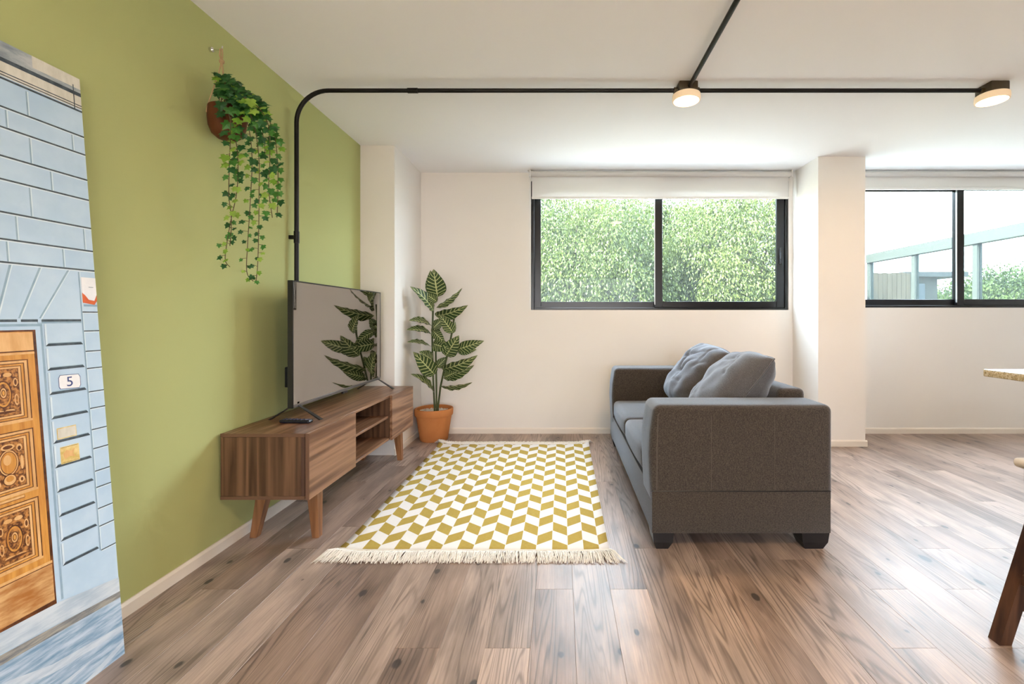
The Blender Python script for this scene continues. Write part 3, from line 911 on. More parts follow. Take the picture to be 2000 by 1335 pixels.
# ------------------------------------------------------------------ hanging ivy
HK = Vector((XL, 2.104, 2.348))
hk = thing('wall_hook', HK, 'small metal hook on the green wall above the ivy', 'hook')
MB().tube([HK, HK + Vector((.012, 0, 0))], .011, 14).build('hook_plate', chrome, hk)
MB().tube([HK + Vector((.01, 0, 0)), HK + Vector((.045, 0, -.002)), HK + Vector((.055, 0, .004)), HK + Vector((.058, 0, .016))], .0028, 8).build('hook_arm', chrome, hk)
ivy = thing('hanging_ivy', (-1.545, 2.104, 1.93), 'trailing green ivy in a brown pot hung by rope on the green wall', 'plant')
PC = Vector((-1.545, 2.104, 1.932))
brown = Mt('brown_pot', 0.7, (0.2, 0.07, 0.03), spec=0.25)
_c = brown.coord(); brown.base(brown.mix(brown.noise(_c, 9, 4), (0.070, 0.021, 0.006), (0.125, 0.042, 0.013)))
MB().lathe([(.012, 0), (.040, .004), (.060, .022), (.0725, .055), (.0765, .095), (.074, .142), (.070, .146), (.066, .142), (.067, .11), (.05, .09)], PC, 36).build('pot', brown.m, ivy)
rope_m = plain('jute_rope', (0.42, 0.29, 0.15), 0.95, var=0.25, scale=200)
top = HK + Vector((.052, 0, .0))
rp = MB()
knot = top + Vector((.003, 0, -.055))
for dx in (-.004, .004): rp.tube([top + Vector((dx, 0, .004)), top + Vector((dx * 1.6, 0, -.025)), knot], .0036, 7)
rp.lathe([(.004, -.013), (.010, -.006), (.011, .004), (.004, .012)], knot, 10)
for k in range(3):
    a = R(100 + 120 * k)
    rp.tube([knot, knot + Vector((.012 * math.cos(a), .012 * math.sin(a), -.06)), PC + Vector((.074 * math.cos(a), .074 * math.sin(a), .13)), PC + Vector((.076 * math.cos(a), .076 * math.sin(a), .105))], .003, 7)
rp.build('rope_hanger', rope_m, ivy)

def leaf_mat(name, a, b, vein):
    m = Mt(name, 0.42, a, spec=0.4)
    n = m.noise(m.coord(), 40, 2)
    r = m.rand()
    m.base(m.mix((r + n * 0.3).step(0.1, 1.1), a, b))
    tl = m.node('ShaderNodeBsdfTranslucent'); tl.inputs[0].default_value = (*vein, 1)
    mx = m.node('ShaderNodeMixShader'); mx.inputs[0].default_value = 0.3
    m.nt.links.new(m.b.outputs[0], mx.inputs[1]); m.nt.links.new(tl.outputs[0], mx.inputs[2])
    m.nt.links.new(mx.outputs[0], m.nt.nodes['Material Output'].inputs[0])
    return m.m
iv_mats = [leaf_mat('ivy_dark', (0.012, 0.07, 0.02), (0.03, 0.125, 0.035), (0.04, 0.2, 0.03)),
           leaf_mat('ivy_mid', (0.035, 0.15, 0.025), (0.07, 0.23, 0.04), (0.1, 0.35, 0.04)),
           leaf_mat('ivy_lime', (0.16, 0.34, 0.03), (0.30, 0.46, 0.07), (0.3, 0.5, 0.06))]
# five-lobed leaf, 1 unit long, lying in the xy plane with its stalk at the origin
out = [(0, .06), (.20, -.08), (.46, .06), (.34, .30), (.56, .52), (.25, .58), (0, 1.0)]
outline = out + [(-x_, y_) for x_, y_ in reversed(out[1:-1])]
iv_mesh = []
for mt_ in iv_mats:
    mb = MB()
    c0 = (0, .38, .06)
    vv = [c0] + [(x_, y_, -.22 * abs(x_) - .12 * max(0, y_ - .45)) for x_, y_ in outline]
    k = len(outline)
    mb.add(vv, [(0, 1 + (i + 1) % k, 1 + i) for i in range(k)], 0, False)
    iv_mesh.append(mb.mesh('leaf', mt_))
irng = random.Random(21)
ivcount = 0
def ivy_leaf(p, s_, face, droop, mi):
    global ivcount
    n_ = face.normalized()
    d = Vector((0, 0, -1)) + droop
    d = (d - n_ * d.dot(n_)).normalized()
    sd = d.cross(n_)
    o = link('leaf', iv_mesh[mi], ivy)
    o.matrix_parent_inverse = Matrix.Identity(4)
    o.matrix_basis = Matrix.Translation(p - ivy.location) @ Matrix((sd, d, n_)).transposed().to_4x4() @ Matrix.Scale(s_, 4)
    ivcount += 1
twig = plain('ivy_stem', (0.10, 0.07, 0.03), 0.8)
stm = MB()
def strand(pts, spacing, size, side=1.0, taper=.45):
    spacing *= .92; size *= 1.12
    P = [at(*p) for p in pts]
    # resample by Catmull-Rom
    Q = []
    for i in range(len(P) - 1):
        p0, p1, p2, p3 = P[max(0, i-1)], P[i], P[i+1], P[min(len(P)-1, i+2)]
        for k in range(8):
            t = k / 8
            Q.append(.5 * ((2*p1) + (p2-p0)*t + (2*p0-5*p1+4*p2-p3)*t*t + (3*p1-p0-3*p2+p3)*t**3))
    Q.append(P[-1])
    m_ = MB().tube(Q, .0017, 5); m_.build('vine', twig, ivy, sharp=False)
    acc = 0; tot = sum((b-a).length for a, b in zip(Q[:-1], Q[1:])); run = 0; sgn = 1
    pet = MB()
    for a, b in zip(Q[:-1], Q[1:]):
        L = (b - a).length; acc += L; run += L
        if acc >= spacing:
            acc = 0; sgn = -sgn
            f = run / tot
            s_ = size * (1 - taper * f) * irng.uniform(.8, 1.2)
            off = Vector((sgn * irng.uniform(.007, .019) * side, irng.uniform(-.02, .012), irng.uniform(-.006, .01)))
            p = a + off
            pet.tube([a, p], .0010, 4)
            face = Vector((irng.uniform(-.2, .7), -1.0 + irng.uniform(-.3, .6), irng.uniform(-.1, .7)))
            mi = irng.choices((0, 1, 2), (5, 3, 3.2))[0]
            ivy_leaf(p, s_, face, Vector((sgn * irng.uniform(.0, .9), 0, irng.uniform(-.2, .3))), mi)
    pet.build('leaf_stalks', twig, ivy, sharp=False)['kind'] = 'stuff'
strand([(436,205,2.06),(452,235,2.03),(464,300,2.03),(463,370,2.04),(452,425,2.05),(443,475,2.06),(440,508,2.06),(449,521,2.06)], .018, .036)
strand([(440,200,2.02),(450,240,2.00),(448,320,2.00),(447,380,2.01),(452,430,2.03),(449,480,2.05)], .019, .040)
strand([(450,195,2.06),(480,230,2.05),(492,300,2.05),(489,390,2.06),(484,470,2.06),(482,530,2.06),(495,549,2.06)], .022, .030)
strand([(455,190,2.04),(490,225,2.02),(505,300,2.02),(506,380,2.03),(505,460,2.04),(503,520,2.05),(500,548,2.05)], .016, .034)
strand([(455,180,2.04),(500,205,2.02),(524,245,2.01),(527,310,2.01),(525,370,2.02),(532,425,2.03)], .017, .038, taper=.3)
strand([(460,182,2.08),(505,205,2.07),(532,250,2.06),(542,310,2.06),(543,370,2.06),(541,425,2.06)], .017, .038, taper=.3)
strand([(450,175,2.12),(480,195,2.13),(505,230,2.13),(515,270,2.13),(518,300,2.13)], .017, .038)
# the dense head of leaves above the pot
for k in range(100):
    t = irng.random()
    cx = 425 + 85 * t + irng.uniform(-16, 16); cy = 158 + 62 * t + irng.gauss(0, 13)
    if cx < 445: cy = irng.uniform(140, 185)
    p = at(cx, cy, irng.uniform(2.02, 2.13))
    face = Vector((irng.uniform(-.3, .8), -1.0 + irng.uniform(0, .6), irng.uniform(.0, 1.2)))
    ivy_leaf(p, irng.uniform(.036, .054), face, Vector((irng.uniform(-.8, .9), 0, irng.uniform(-.2, .5))), irng.choices((0, 1, 2), (7, 2.5, 1.0))[0])
for k in range(10):
    a0 = PC + Vector((irng.uniform(-.03, .03), irng.uniform(-.03, .03), .12))
    MB().tube([a0, a0 + Vector((irng.uniform(-.02, .03), irng.uniform(-.03, .03), irng.uniform(.06, .1))), at(440 + 6 * k, 160 + 5 * k, 2.07)], .0018, 5).build('vine', twig, ivy, sharp=False)
MB().lathe([(.068, .10), (.05, .125), (.02, .135)], PC, 24).build('soil', plain('potting_soil', (0.03, 0.022, 0.015), 0.95), ivy)

# ------------------------------------------------------------------ leaning print of an old door
PB, PTX, PH, PY1 = -1.447, -1.596, 1.898, 1.506
PC0 = 1.150                          # the print is symmetric about the meeting stile
PY0 = 2 * PC0 - PY1
pr = thing('leaning_print', (PB, (PY0 + PY1) / 2, 0), 'tall print of a blue wall and carved wooden door leaning on green wall', 'picture')
pdir = Vector((PTX - PB, 0, PH)).normalized()          # up the board
pn = Vector((PH, 0, PB - PTX)).normalized()            # out of the board
def pp(u, z, off=0.0):
    return Vector((PB + (PTX - PB) * z / PH, u, z)) + pn * off
bk = MB()
bk.hexa([pp(PY0, 0, -.012), pp(PY0, 0, 0), pp(PY1, 0, 0), pp(PY1, 0, -.012)], [pp(PY0, PH, -.012), pp(PY0, PH, 0), pp(PY1, PH, 0), pp(PY1, PH, -.012)])
bk.build('board', plain('print_board', (0.55, 0.62, 0.66), 0.6), pr)
def print_mat(name, a, b, su=8, sz=8, rough=0.5, lo=.3, hi=.7):
    m = Mt(name, rough, a, spec=0.3)
    x, y, z = m.sep(m.coord())
    n = m.noise(m.comb(0.0, y * su, z * sz), 1.0, 5, 0.6)
    m.base(m.mix(n.step(lo, hi), a, b)); return m.m
PM = [print_mat('print_blue', (0.44, 0.60, 0.76), (0.54, 0.69, 0.83), 6, 6),           # 0
      print_mat('print_groove', (0.035, 0.05, 0.065), (0.09, 0.12, 0.145), 40, 40),    # 1
      print_mat('print_blue_light', (0.62, 0.75, 0.86), (0.70, 0.81, 0.89), 20, 20),   # 2
      print_mat('print_orange', (0.52, 0.21, 0.035), (0.72, 0.36, 0.075), 60, 5),      # 3
      print_mat('print_brown_line', (0.06, 0.016, 0.004), (0.19, 0.062, 0.014), 30, 30), # 4
      print_mat('print_carving', (0.10, 0.03, 0.008), (0.55, 0.24, 0.06), 95, 95, lo=.38, hi=.62), # 5
      print_mat('print_cream', (0.60, 0.58, 0.50), (0.72, 0.70, 0.62), 40, 12),        # 6
      print_mat('print_grey', (0.22, 0.27, 0.31), (0.50, 0.53, 0.54), 12, 50),         # 7
      print_mat('print_white', (0.80, 0.81, 0.84), (0.88, 0.88, 0.90), 20, 20),        # 8
      print_mat('print_gold', (0.62, 0.43, 0.11), (0.82, 0.66, 0.30), 40, 40),         # 9
      print_mat('print_red', (0.62, 0.10, 0.02), (0.75, 0.16, 0.03), 20, 20),          # 10
      print_mat('print_pavement', (0.16, 0.29, 0.44), (0.52, 0.62, 0.72), 9, 70),      # 11
      print_mat('print_pavement_pale', (0.40, 0.50, 0.60), (0.62, 0.69, 0.75), 9, 60), # 12
      print_mat('print_kerb_shade', (0.12, 0.14, 0.17), (0.40, 0.38, 0.33), 12, 90),   # 13
      print_mat('print_worn_wood', (0.40, 0.15, 0.03), (0.72, 0.45, 0.20), 10, 45),    # 14
      print_mat('print_navy', (0.03, 0.05, 0.18), (0.05, 0.08, 0.25), 20, 20),         # 15
      print_mat('print_oak_light', (0.66, 0.36, 0.13), (0.80, 0.50, 0.22), 50, 10),    # 16
      print_mat('print_blue_dark', (0.24, 0.37, 0.50), (0.32, 0.45, 0.57), 25, 25)]   # 17
pm_ = MB()
layer = [0]
def poly(pts, mi, lev, mirror=True):
    off = .0004 + lev * .00012
    def put(q, rev):
        q = [(min(max(u, PY0), PY1), min(max(z, 0), PH)) for u, z in q]
        vs = [pp(u, z, off) for u, z in q]
        pm_.add(vs, [tuple(range(len(vs)))[::-1] if rev else tuple(range(len(vs)))], mi)
    put(pts, False)
    if mirror: put([(2 * PC0 - u, z) for u, z in pts], True)
def rect(u0, z0, u1, z1, mi, lev, mirror=True): poly([(u0, z0), (u1, z0), (u1, z1), (u0, z1)], mi, lev, mirror)
def disc(u, z, ru, rz, mi, lev, n=18): poly([(u + ru * math.cos(2*math.pi*k/n), z + rz * math.sin(2*math.pi*k/n)) for k in range(n)], mi, lev)
E1 = PY1 + .01
# wall field
rect(PC0, 0, E1, PH, 0, 0)
# cornice
rect(PC0, 1.845, E1, PH, 7, 1); rect(1.37, 1.862, E1, PH, 6, 2)
rect(PC0, 1.838, E1, 1.850, 1, 3); rect(PC0, 1.795, E1, 1.838, 6, 1)
rect(PC0, 1.806, E1, 1.809, 1, 2); rect(PC0, 1.798, E1, 1.801, 1, 2); rect(PC0, 1.786, E1, 1.792, 1, 2); rect(1.482, 1.79, 1.485, 1.87, 1, 4)
# coursed blocks: dark bed joints with a light arris beneath
for z in (1.706, 1.647, 1.564, 1.4975, 1.4045, 1.3285, 1.264):
    rect(PC0, z - .0025, E1, z + .0025, 1, 1); rect(PC0, z - .006, E1, z - .0025, 2, 1)
for (u, a, b) in ((1.350,1.706,1.786),(1.295,1.647,1.706),(1.470,1.647,1.706),(1.349,1.564,1.647),(1.399,1.4975,1.564),(1.247,1.4975,1.564),(1.339,1.4045,1.4975),
                  (1.299,1.3285,1.4045),(1.483,1.3285,1.4045),(1.273,1.264,1.3285),(1.416,1.264,1.3285),(1.20,1.706,1.786),(1.19,1.564,1.647),(1.18,1.4045,1.4975)):
    rect(u - .004, a + .003, u, b - .006, 17, 2); rect(u, a + .003, u + .003, b - .006, 2, 2)
# voussoirs of the flat arch
for (ut, ub) in ((1.203,1.190),(1.276,1.236),(1.349,1.287),(1.426,1.338)):
    poly([(ub - .005, 1.104), (ub, 1.104), (ut + .002, 1.258), (ut - .004, 1.258)], 17, 2)
    poly([(ub, 1.104), (ub + .004, 1.104), (ut + .005, 1.258), (ut + .002, 1.258)], 2, 2)
rect(PC0, 1.098, 1.452, 1.105, 1, 2); rect(1.330, 1.093, 1.452, 1.098, 17, 2)
for u in (1.236, 1.287, 1.338): rect(u - .006, 1.095, u + .003, 1.108, 0, 3)
# right-hand column of small blocks
rect(1.4535, .366, 1.458, 1.256, 17, 2); rect(1.458, .366, 1.4605, 1.256, 2, 2)
for z in (1.128, 1.067, 1.002, .947, .872, .819, .751, .690, .618, .566, .498, .442, .366):
    rect(1.458, z - .0018, E1, z + .0018, 1, 3); rect(1.460, z - .0048, E1, z - .0018, 2, 3)
# quoin stack beside the door
for k in range(10):
    zb = 1.025 - .0722 * k
    rect(1.346, zb, 1.452, zb + .0665, 0, 3)
    rect(1.346, zb, 1.3525, zb + .066, 2, 4); rect(1.346, zb, 1.3475, zb + .066, 17, 5)
    poly([(1.346, zb), (1.452, zb), (1.447, zb + .0075), (1.354, zb + .0075)], 1, 5)
    poly([(1.354, zb + .0075), (1.447, zb + .0075), (1.446, zb + .0095), (1.355, zb + .0095)], 17, 5)
# house number plate, name plates, alarm box (right side only)
def rectR(*a): rect(*a, mirror=False)
poly([(1.376,.893),(1.431,.890),(1.436,.899),(1.436,.925),(1.431,.934),(1.378,.936),(1.373,.927),(1.373,.900)], 15, 6, False)
poly([(1.3775,.8945),(1.4305,.8915),(1.4345,.900),(1.4345,.924),(1.430,.9325),(1.379,.9345),(1.3745,.9265),(1.3745,.901)], 8, 7, False)
rectR(1.358, .745, 1.412, .779, 9, 6); rectR(1.360, .748, 1.410, .776, 6, 7)
rectR(1.363, .670, 1.416, .721, 9, 6)
rectR(1.3655, .6725, 1.4135, .6735, 4, 7); rectR(1.3655, .7175, 1.4135, .7185, 4, 7)
poly([(1.370,.700),(1.380,.709),(1.392,.704),(1.404,.710),(1.398,.694),(1.405,.684),(1.388,.688),(1.374,.682)], 16, 7, False)
poly([(1.461,1.240),(E1,1.240),(E1,1.165),(1.497,1.152),(1.461,1.158)], 10, 6, False)
poly([(1.461,1.240),(E1,1.240),(E1,1.185),(1.4975,1.165),(1.480,1.168),(1.470,1.182),(1.461,1.190)], 8, 7, False)
rectR(1.482, 1.208, 1.497, 1.210, 7, 8)
rectR(1.463, 1.146, E1, 1.153, 17, 5)
# door reveal and leaf
rect(PC0, .283, 1.342, 1.092, 17, 3); rect(PC0, .283, 1.336, 1.085, 0, 4); rect(PC0, .275, 1.3235, 1.075, 4, 5)
rect(PC0, .293, 1.316, 1.070, 3, 6)
rect(PC0, 1.013, 1.3165, 1.0165, 4, 7); rect(PC0, 1.0165, 1.315, 1.068, 16, 7); rect(PC0, 1.006, 1.3165, 1.012, 16, 7)
rect(PC0, .283, 1.1535, 1.012, 4, 7); rect(1.146, .283, 1.149, 1.012, 16, 8, False)
UL, UR = 1.172, 1.299
for (z0, z1, kind) in ((.818, .992, 0), (.622, .797, 1), (.426, .602, 0)):
    for k, (ins, mi) in enumerate(((0, 4), (.003, 16), (.010, 4), (.0125, 3), (.018, 4), (.020, 16), (.0255, 4), (.027, 5))):
        rect(UL + ins, z0 + ins * .9, UR - ins, z1 - ins * .9, mi, 7 + k)
    rect(UL, z0, UR, z0 + .006, 16, 15)
    cu, cz = (UL + UR) / 2, (z0 + z1) / 2
    L0 = 16
    if kind == 0:
        disc(cu, cz - .004, .020, .038, 4, L0); disc(cu, cz - .004, .017, .034, 3, L0 + 1); disc(cu, cz - .004, .014, .029, 5, L0 + 2)
        disc(cu, cz, .009, .016, 4, L0 + 3); disc(cu, cz, .007, .0135, 16, L0 + 4); disc(cu, cz, .0045, .009, 4, L0 + 5); disc(cu, cz, .003, .007, 3, L0 + 6)
        for s_ in (-1, 1):
            disc(cu + s_ * .029, cz + .026, .0055, .012, 16, L0 + 1, 12); disc(cu + s_ * .029, cz + .026, .003, .008, 4, L0 + 2, 12)
            disc(cu + s_ * .029, cz - .022, .005, .016, 16, L0 + 1, 12); disc(cu + s_ * .0295, cz - .022, .003, .012, 5, L0 + 2, 12)
            disc(cu + s_ * .012, cz + .048, .010, .006, 16, L0 + 1, 12); disc(cu + s_ * .012, cz - .051, .012, .005, 16, L0 + 1, 12)
        disc(cu, cz - .053, .026, .0035, 4, L0 + 2)
    else:
        disc(cu, cz + .006, .024, .037, 4, L0); disc(cu, cz + .006, .022, .034, 16, L0 + 1); disc(cu, cz + .006, .019, .031, 4, L0 + 2)
        disc(cu, cz + .006, .0175, .029, 3, L0 + 3); disc(cu - .003, cz + .014, .009, .014, 16, L0 + 4)
        disc(cu, cz - .040, .016, .016, 4, L0 + 2); disc(cu, cz - .040, .0135, .0135, 16, L0 + 3); disc(cu, cz - .037, .009, .008, 3, L0 + 4)
        disc(cu, cz + .048, .016, .008, 16, L0 + 2); disc(cu, cz + .048, .011, .005, 4, L0 + 3)
        for s_ in (-1, 1):
            disc(cu + s_ * .026, cz + .042, .007, .010, 16, L0 + 1, 12); disc(cu + s_ * .026, cz + .040, .004, .006, 4, L0 + 2, 12)
            disc(cu + s_ * .027, cz - .046, .007, .009, 16, L0 + 1, 12); disc(cu + s_ * .027, cz - .046, .003, .005, 4, L0 + 2, 12)
            disc(cu + s_ * .030, cz, .004, .020, 16, L0 + 1, 12)
rect(1.200, .611, 1.266, .619, 4, 16); rect(1.201, .6125, 1.265, .6185, 16, 17)
rect(PC0, .400, 1.320, .408, 16, 9); rect(PC0, .293, 1.319, .400, 14, 9); rect(PC0, .398, 1.320, .4005, 4, 10)
rect(PC0, .283, 1.322, .294, 4, 9)
# pavement
poly([(PC0, .288), (1.33, .280), (E1, .252), (E1, .205), (PC0, .235)], 12, 11)
poly([(PC0, .232), (E1, .206), (E1, .186), (PC0, .206)], 13, 12)
poly([(PC0, .206), (E1, .186), (E1, 0), (PC0, 0)], 11, 12)
poly([(PC0, .17), (1.30, .12), (E1, .095), (E1, .075), (1.30, .095), (PC0, .14)], 12, 13)
poly([(PC0, .06), (1.30, .03), (1.42, .055), (1.30, .05), (PC0, .085)], 12, 13)
poly([(1.36, .0), (E1, .045), (E1, .03), (1.42, 0)], 12, 13)
pm_.build('print_sheet', PM, pr)
# the numeral on the plate
tc = bpy.data.curves.new('house_number', 'FONT'); tc.body = '5'; tc.size = .042; tc.align_x = 'CENTER'; tc.align_y = 'CENTER'; tc.extrude = .0001
tc.materials.append(PM[15])
_tmp = bpy.data.objects.new('house_number', tc)
to = link('house_number', bpy.data.meshes.new_from_object(_tmp), pr)
bpy.data.objects.remove(_tmp)
m3 = Matrix((Vector((0, 1, 0)), pdir, Vector((0, 1, 0)).cross(pdir))).transposed()
to.matrix_parent_inverse = Matrix.Identity(4)
to.matrix_basis = Matrix.Translation(pp(1.404, .912, .0006 + 9 * .00012) - pr.location) @ m3.to_4x4()

# ------------------------------------------------------------------ counter and stool at the right edge
gr = Mt('granite', 0.22, (0.5, 0.4, 0.28), spec=0.5)
_c = gr.coord()
_a = gr.noise(_c, 120, 4, 0.7); _b2 = gr.voro(_c, 150)
gr.base(gr.mix(_b2.step(0.12, 0.4), gr.mix(_a.step(0.4, 0.55), (0.06, 0.04, 0.02), (0.36, 0.24, 0.10)), gr.mix(_a.step(0.4, 0.6), (0.42, 0.31, 0.15), (0.66, 0.55, 0.36))))
ct = thing('kitchen_counter', (2.2, 1.0, 0), 'speckled granite breakfast counter above the stool at right edge', 'counter')
MB().rbox(1.612, 2.60, -.6, 1.742, .886, .914, .004, 2).build('countertop', gr.m, ct)
MB().box(2.12, 2.58, -.55, 1.66, .08, .886).build('base_cabinet', plain('cabinet_white', (0.7, 0.68, 0.65), 0.5), ct)
MB().box(2.15, 2.56, -.52, 1.63, 0, .08).build('plinth', M['black_plastic'], ct)
so = thing('bar_stool', (1.70, 1.38, 0), 'dark brown wooden bar stool with pale seat at right edge', 'stool')
sx0, sx1, sy0, sy1, sz = 1.535, 1.875, 1.205, 1.555, .60
MB().rbox(sx0, sx1, sy0, sy1, sz + .004, sz + .036, .014, 3).build('seat', plain('seat_pad', (0.55, 0.46, 0.36), 0.7, var=0.08, scale=8), so)
MB().rbox(sx0 + .02, sx1 - .02, sy0 + .02, sy1 - .02, sz - .05, sz + .004, .004, 1).build('apron', M['stool_wood'], so)
for ix in (0, 1):
    for iy in (0, 1):
        xt = sx0 + .075 if ix == 0 else sx1 - .075; yt = sy0 + .06 if iy == 0 else sy1 - .06
        xb = 1.503 if ix == 0 else 1.907; yb = 1.195 if iy == 0 else 1.562
        a, b = .021, .021
        MB().hexa([(xb-b,yb-b,0),(xb+b,yb-b,0),(xb+b,yb+b,0),(xb-b,yb+b,0)], [(xt-a,yt-a,sz-.02),(xt+a,yt-a,sz-.02),(xt+a,yt+a,sz-.02),(xt-a,yt+a,sz-.02)]).build('leg', M['stool_wood'], so)
for yb in (1.215, 1.545):
    MB().rbox(1.52, 1.89, yb - .011, yb + .011, .118, .158, .003, 1).build('rail', M['stool_wood'], so)
for xb in (1.54, 1.87):
    MB().rbox(xb - .011, xb + .011, 1.21, 1.55, .218, .258, .003, 1).build('rail', M['stool_wood'], so)

# ------------------------------------------------------------------ outside
GZ = -0.15
tag(MB().box(-40, 60, 7.4, 90, -1.0, GZ).build('ground', plain('garden_ground', (0.20, 0.19, 0.12), 0.95, var=0.3, scale=0.7)), kind='structure')
tag(MB().box(-40, 60, 4.566, 7.4, -1.0, GZ + .01).build('bounce_patio', plain('bounce_patio_stone', (0.22, 0.22, 0.22), 0.9, var=0.05, scale=2)), kind='structure')  # unseen paving, added to bounce light up to the ceiling

tag(MB().box(-60, XR + .2, -60, YR - .2, -1.0, GZ + .01).build('terrace_rear', plain('terrace_rear_stone', (0.42, 0.38, 0.33), 0.9, var=0.05, scale=2)), kind='structure')
tag(MB().box(XR + .2, 60, -60, 4.566, -1.0, GZ + .01).build('terrace', plain('terrace_stone', (0.42, 0.38, 0.33), 0.9, var=0.05, scale=2)), kind='structure')

lmat = Mt('tree_leaf', 0.5, (0.1, 0.2, 0.04), spec=0.3)
_oc = lmat.coord()
_at = lmat.node('ShaderNodeAttribute'); _at.attribute_name = 'tone'
_t = S(lmat.nt, _at.outputs['Fac'])
lmat.base(lmat.mix(_t, (0.008, 0.021, 0.0035), (0.092, 0.118, 0.026)))
_tl = lmat.node('ShaderNodeBsdfTranslucent'); lmat.nt.links.new(lmat.mix(_t, (0.009, 0.027, 0.002), (0.092, 0.125, 0.020)), _tl.inputs[0])
_mx = lmat.node('ShaderNodeMixShader'); _mx.inputs[0].default_value = 0.35
lmat.nt.links.new(lmat.b.outputs[0], _mx.inputs[1]); lmat.nt.links.new(_tl.outputs[0], _mx.inputs[2])
lmat.nt.links.new(_mx.outputs[0], lmat.nt.nodes['Material Output'].inputs[0])
bark = plain('tree_bark', (0.030, 0.020, 0.013), 0.9, var=0.4, scale=12, bump=0.4)

def tree(base, crown_c, crown_r, nclus, nleaf, leaf, seed, label, tone=(0, 1)):
    rng = np.random.default_rng(seed)
    rr = random.Random(seed)
    t = thing('garden_tree', base, label, 'tree', 'trees outside the windows')
    base = Vector(base); cc = Vector(crown_c)
    tr = MB()
    fork = base.lerp(cc, .45) + Vector((0, 0, -.3))
    tr.tube([base, base.lerp(fork, .5) + Vector((rr.uniform(-.1,.1), 0, 0)), fork], [.20, .16, .13], 10)
    tr.build('trunk', bark, t)
    br = MB()
    # cluster centres in the shell of an ellipsoid
    d = rng.normal(size=(nclus, 3)); d /= np.linalg.norm(d, axis=1)[:, None]
    rad = rng.uniform(.45, 1.0, nclus) ** .6
    cen = np.array(cc) + d * rad[:, None] * np.array(crown_r)
    cen[:, 2] -= 0.05
    for k in range(0, nclus, max(1, nclus // 40)):
        c = Vector(cen[k]); mid_ = fork.lerp(c, .5) + Vector((rr.uniform(-.2,.2), rr.uniform(-.2,.2), .25))
        br.tube([fork, mid_, c], [.045, .022, .008], 6)
    br.build('branches', bark, t)
    # drooping sprays of small leaves
    N = nclus * nleaf
    cid = np.repeat(np.arange(nclus), nleaf)
    csz = rng.uniform(.7, 1.35, nclus)
    o = rng.normal(size=(N, 3)) * np.array([.21, .21, .12])
    o[:, 2] = o[:, 2] - (o[:, 0] ** 2 + o[:, 1] ** 2) * 3.2 - np.abs(rng.normal(size=N)) * .10
    pos = cen[cid] + o * csz[cid][:, None]
    dr = rng.normal(size=(N, 3)) * .55 + o * 1.8 + np.array([0, 0, -.75])
    dr /= np.linalg.norm(dr, axis=1)[:, None]
    nn = rng.normal(size=(N, 3)); sd = np.cross(dr, nn); sd /= np.linalg.norm(sd, axis=1)[:, None]
    L = rng.uniform(.7, 1.3, N)[:, None] * leaf
    a = pos; b = pos + dr * L * .5 + sd * L * .2; c = pos + dr * L; e = pos + dr * L * .5 - sd * L * .2
    V = np.stack([a, b, c, e], 1).reshape(-1, 3)
    me = bpy.data.meshes.new('foliage')
    me.vertices.add(4 * N); me.vertices.foreach_set('co', V.astype(np.float32).ravel())
    me.loops.add(4 * N); me.loops.foreach_set('vertex_index', np.arange(4 * N, dtype=np.int32))
    me.polygons.add(N); me.polygons.foreach_set('loop_start', np.arange(0, 4 * N, 4, dtype=np.int32)); 
    me.update(calc_edges=True)
    ct_ = np.clip(np.array([noise.noise(Vector(c) * .9) for c in cen]) * .9 + .5 + rng.uniform(-.22, .22, nclus), 0, 1) * (tone[1] - tone[0]) + tone[0]
    at_ = me.attributes.new('tone', 'FLOAT', 'FACE')
    at_.data.foreach_set('value', np.clip(ct_[cid] * .7 + rng.uniform(0, .35, N), 0, 1).astype(np.float32))
    me.materials.append(lmat.m)
    f = link('foliage', me, t); f['kind'] = 'stuff'
    return t
tree((0.4, 8.6, GZ), (0.45, 8.7, 2.1), (1.65, 1.2, 1.9), 420, 300, .056, 1, 'bright leafy tree behind the left pane of window')
tree((3.7, 8.9, GZ), (3.6, 9.0, 2.5), (1.55, 1.2, 1.6), 360, 300, .056, 2, 'yellow-green tree with drooping sprays behind the right pane', (.3, 1))
tree((2.0, 11.6, GZ), (2.0, 11.7, 2.1), (3.2, 1.2, 2.3), 800, 240, .085, 3, 'tree standing further back between two nearer window trees', (0, .6))
tree((-3.2, 9.8, GZ), (-3.1, 9.9, 2.0), (2.0, 1.4, 2.0), 240, 120, .085, 4, 'tree outside to the left of the window trees')
tree((10.4, 13.4, GZ), (10.4, 13.4, 1.15), (1.5, 1.1, 1.3), 320, 140, .10, 5, 'low tree behind the terrace fence outside', (0, .7))
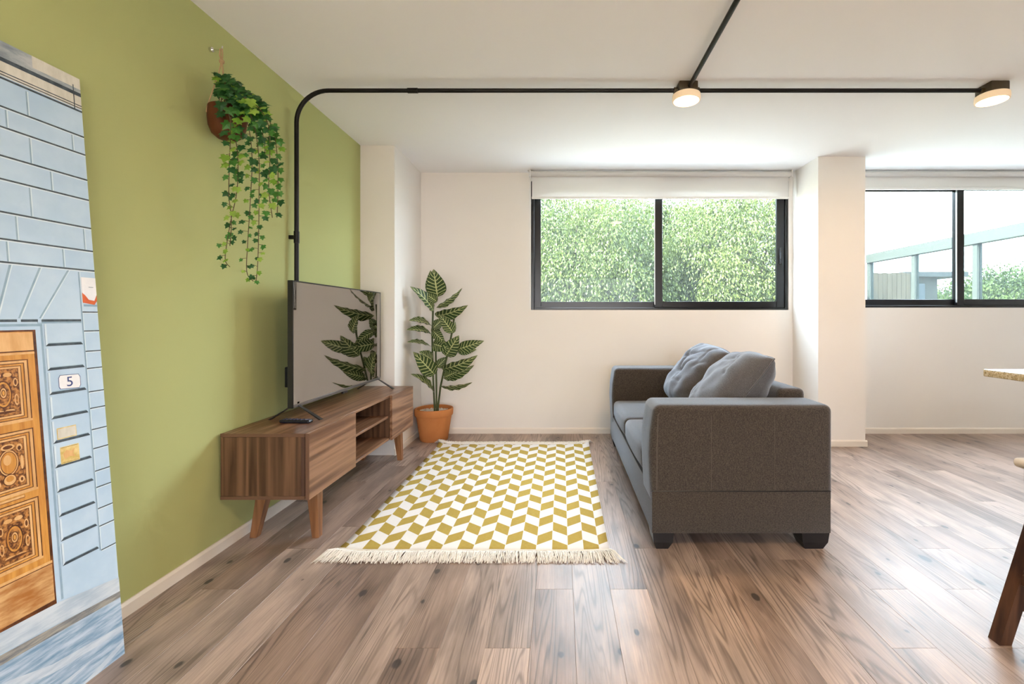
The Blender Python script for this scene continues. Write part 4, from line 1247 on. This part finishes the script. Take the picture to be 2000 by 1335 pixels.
tree((14.4, 14.6, GZ), (14.2, 14.6, 1.35), (2.0, 1.3, 1.6), 340, 140, .10, 6, 'low tree beyond the glazed wing outside')

# glazed wing standing at right angles to the window wall
gf = plain('wing_frame', (0.028, 0.034, 0.031), 0.5, spec=0.2)
wing = thing('glazed_wing', (5.5, 6.8, GZ), 'glazed wing with pale green frames outside the right window', 'building')
WX, WZ = 5.47, 2.235
ys = [4.78, 6.03, 7.09, 8.12]
for y in ys: MB().box(WX, WX + .07, y - .035, y + .035, GZ, WZ - .15).build('post', gf, wing)
MB().box(WX - .02, WX + .09, ys[0] - .04, ys[-1] + .04, WZ - .15, WZ).build('top_rail', gf, wing)
MB().box(WX, WX + .07, ys[0] - .04, ys[-1] + .04, GZ, .10).build('bottom_rail', gf, wing)
for a, b in zip(ys[:-1], ys[1:]):
    MB().box(WX + .03, WX + .038, a + .035, b - .035, .10, WZ - .15).build('pane', M['wing_pane'], wing)
far = thing('garden_wall', (8.35, 10.7, GZ), 'pale garden wall with a grey roof edge behind the glazed wing', 'building')
MB().box(7.95, 8.75, 10.6, 10.8, GZ, 2.05).build('wall', plain('pale_render', (0.045, 0.043, 0.038), 0.9, var=0.06, scale=2), far)
MB().box(7.85, 9.3, 10.4, 11.4, 2.05, 2.16).build('roof_edge', plain('grey_roof', (0.020, 0.022, 0.024), 0.7), far)
MB().box(8.25, 8.45, 10.585, 10.60, .9, 1.9).build('window', plain('dark_window', (0.006, 0.010, 0.014), 0.1), far)
fe = thing('timber_fence', (6.7, 9.31, GZ), 'pale timber fence of upright boards seen through the right window', 'fence')
fm = wood('fence_wood', (0.045, 0.030, 0.018), (0.065, 0.048, 0.032), 'Z', 0.8)
for k in range(9):
    MB().box(6.28 + k * .095, 6.28 + k * .095 + .088, 9.3, 9.32, GZ, 2.02 + .01 * (k % 2)).build('board', fm, fe)
for z in (.5, 1.6): MB().box(6.27, 7.14, 9.32, 9.35, z, z + .08).build('fence_rail', fm, fe)
print('IVY LEAVES', ivcount)
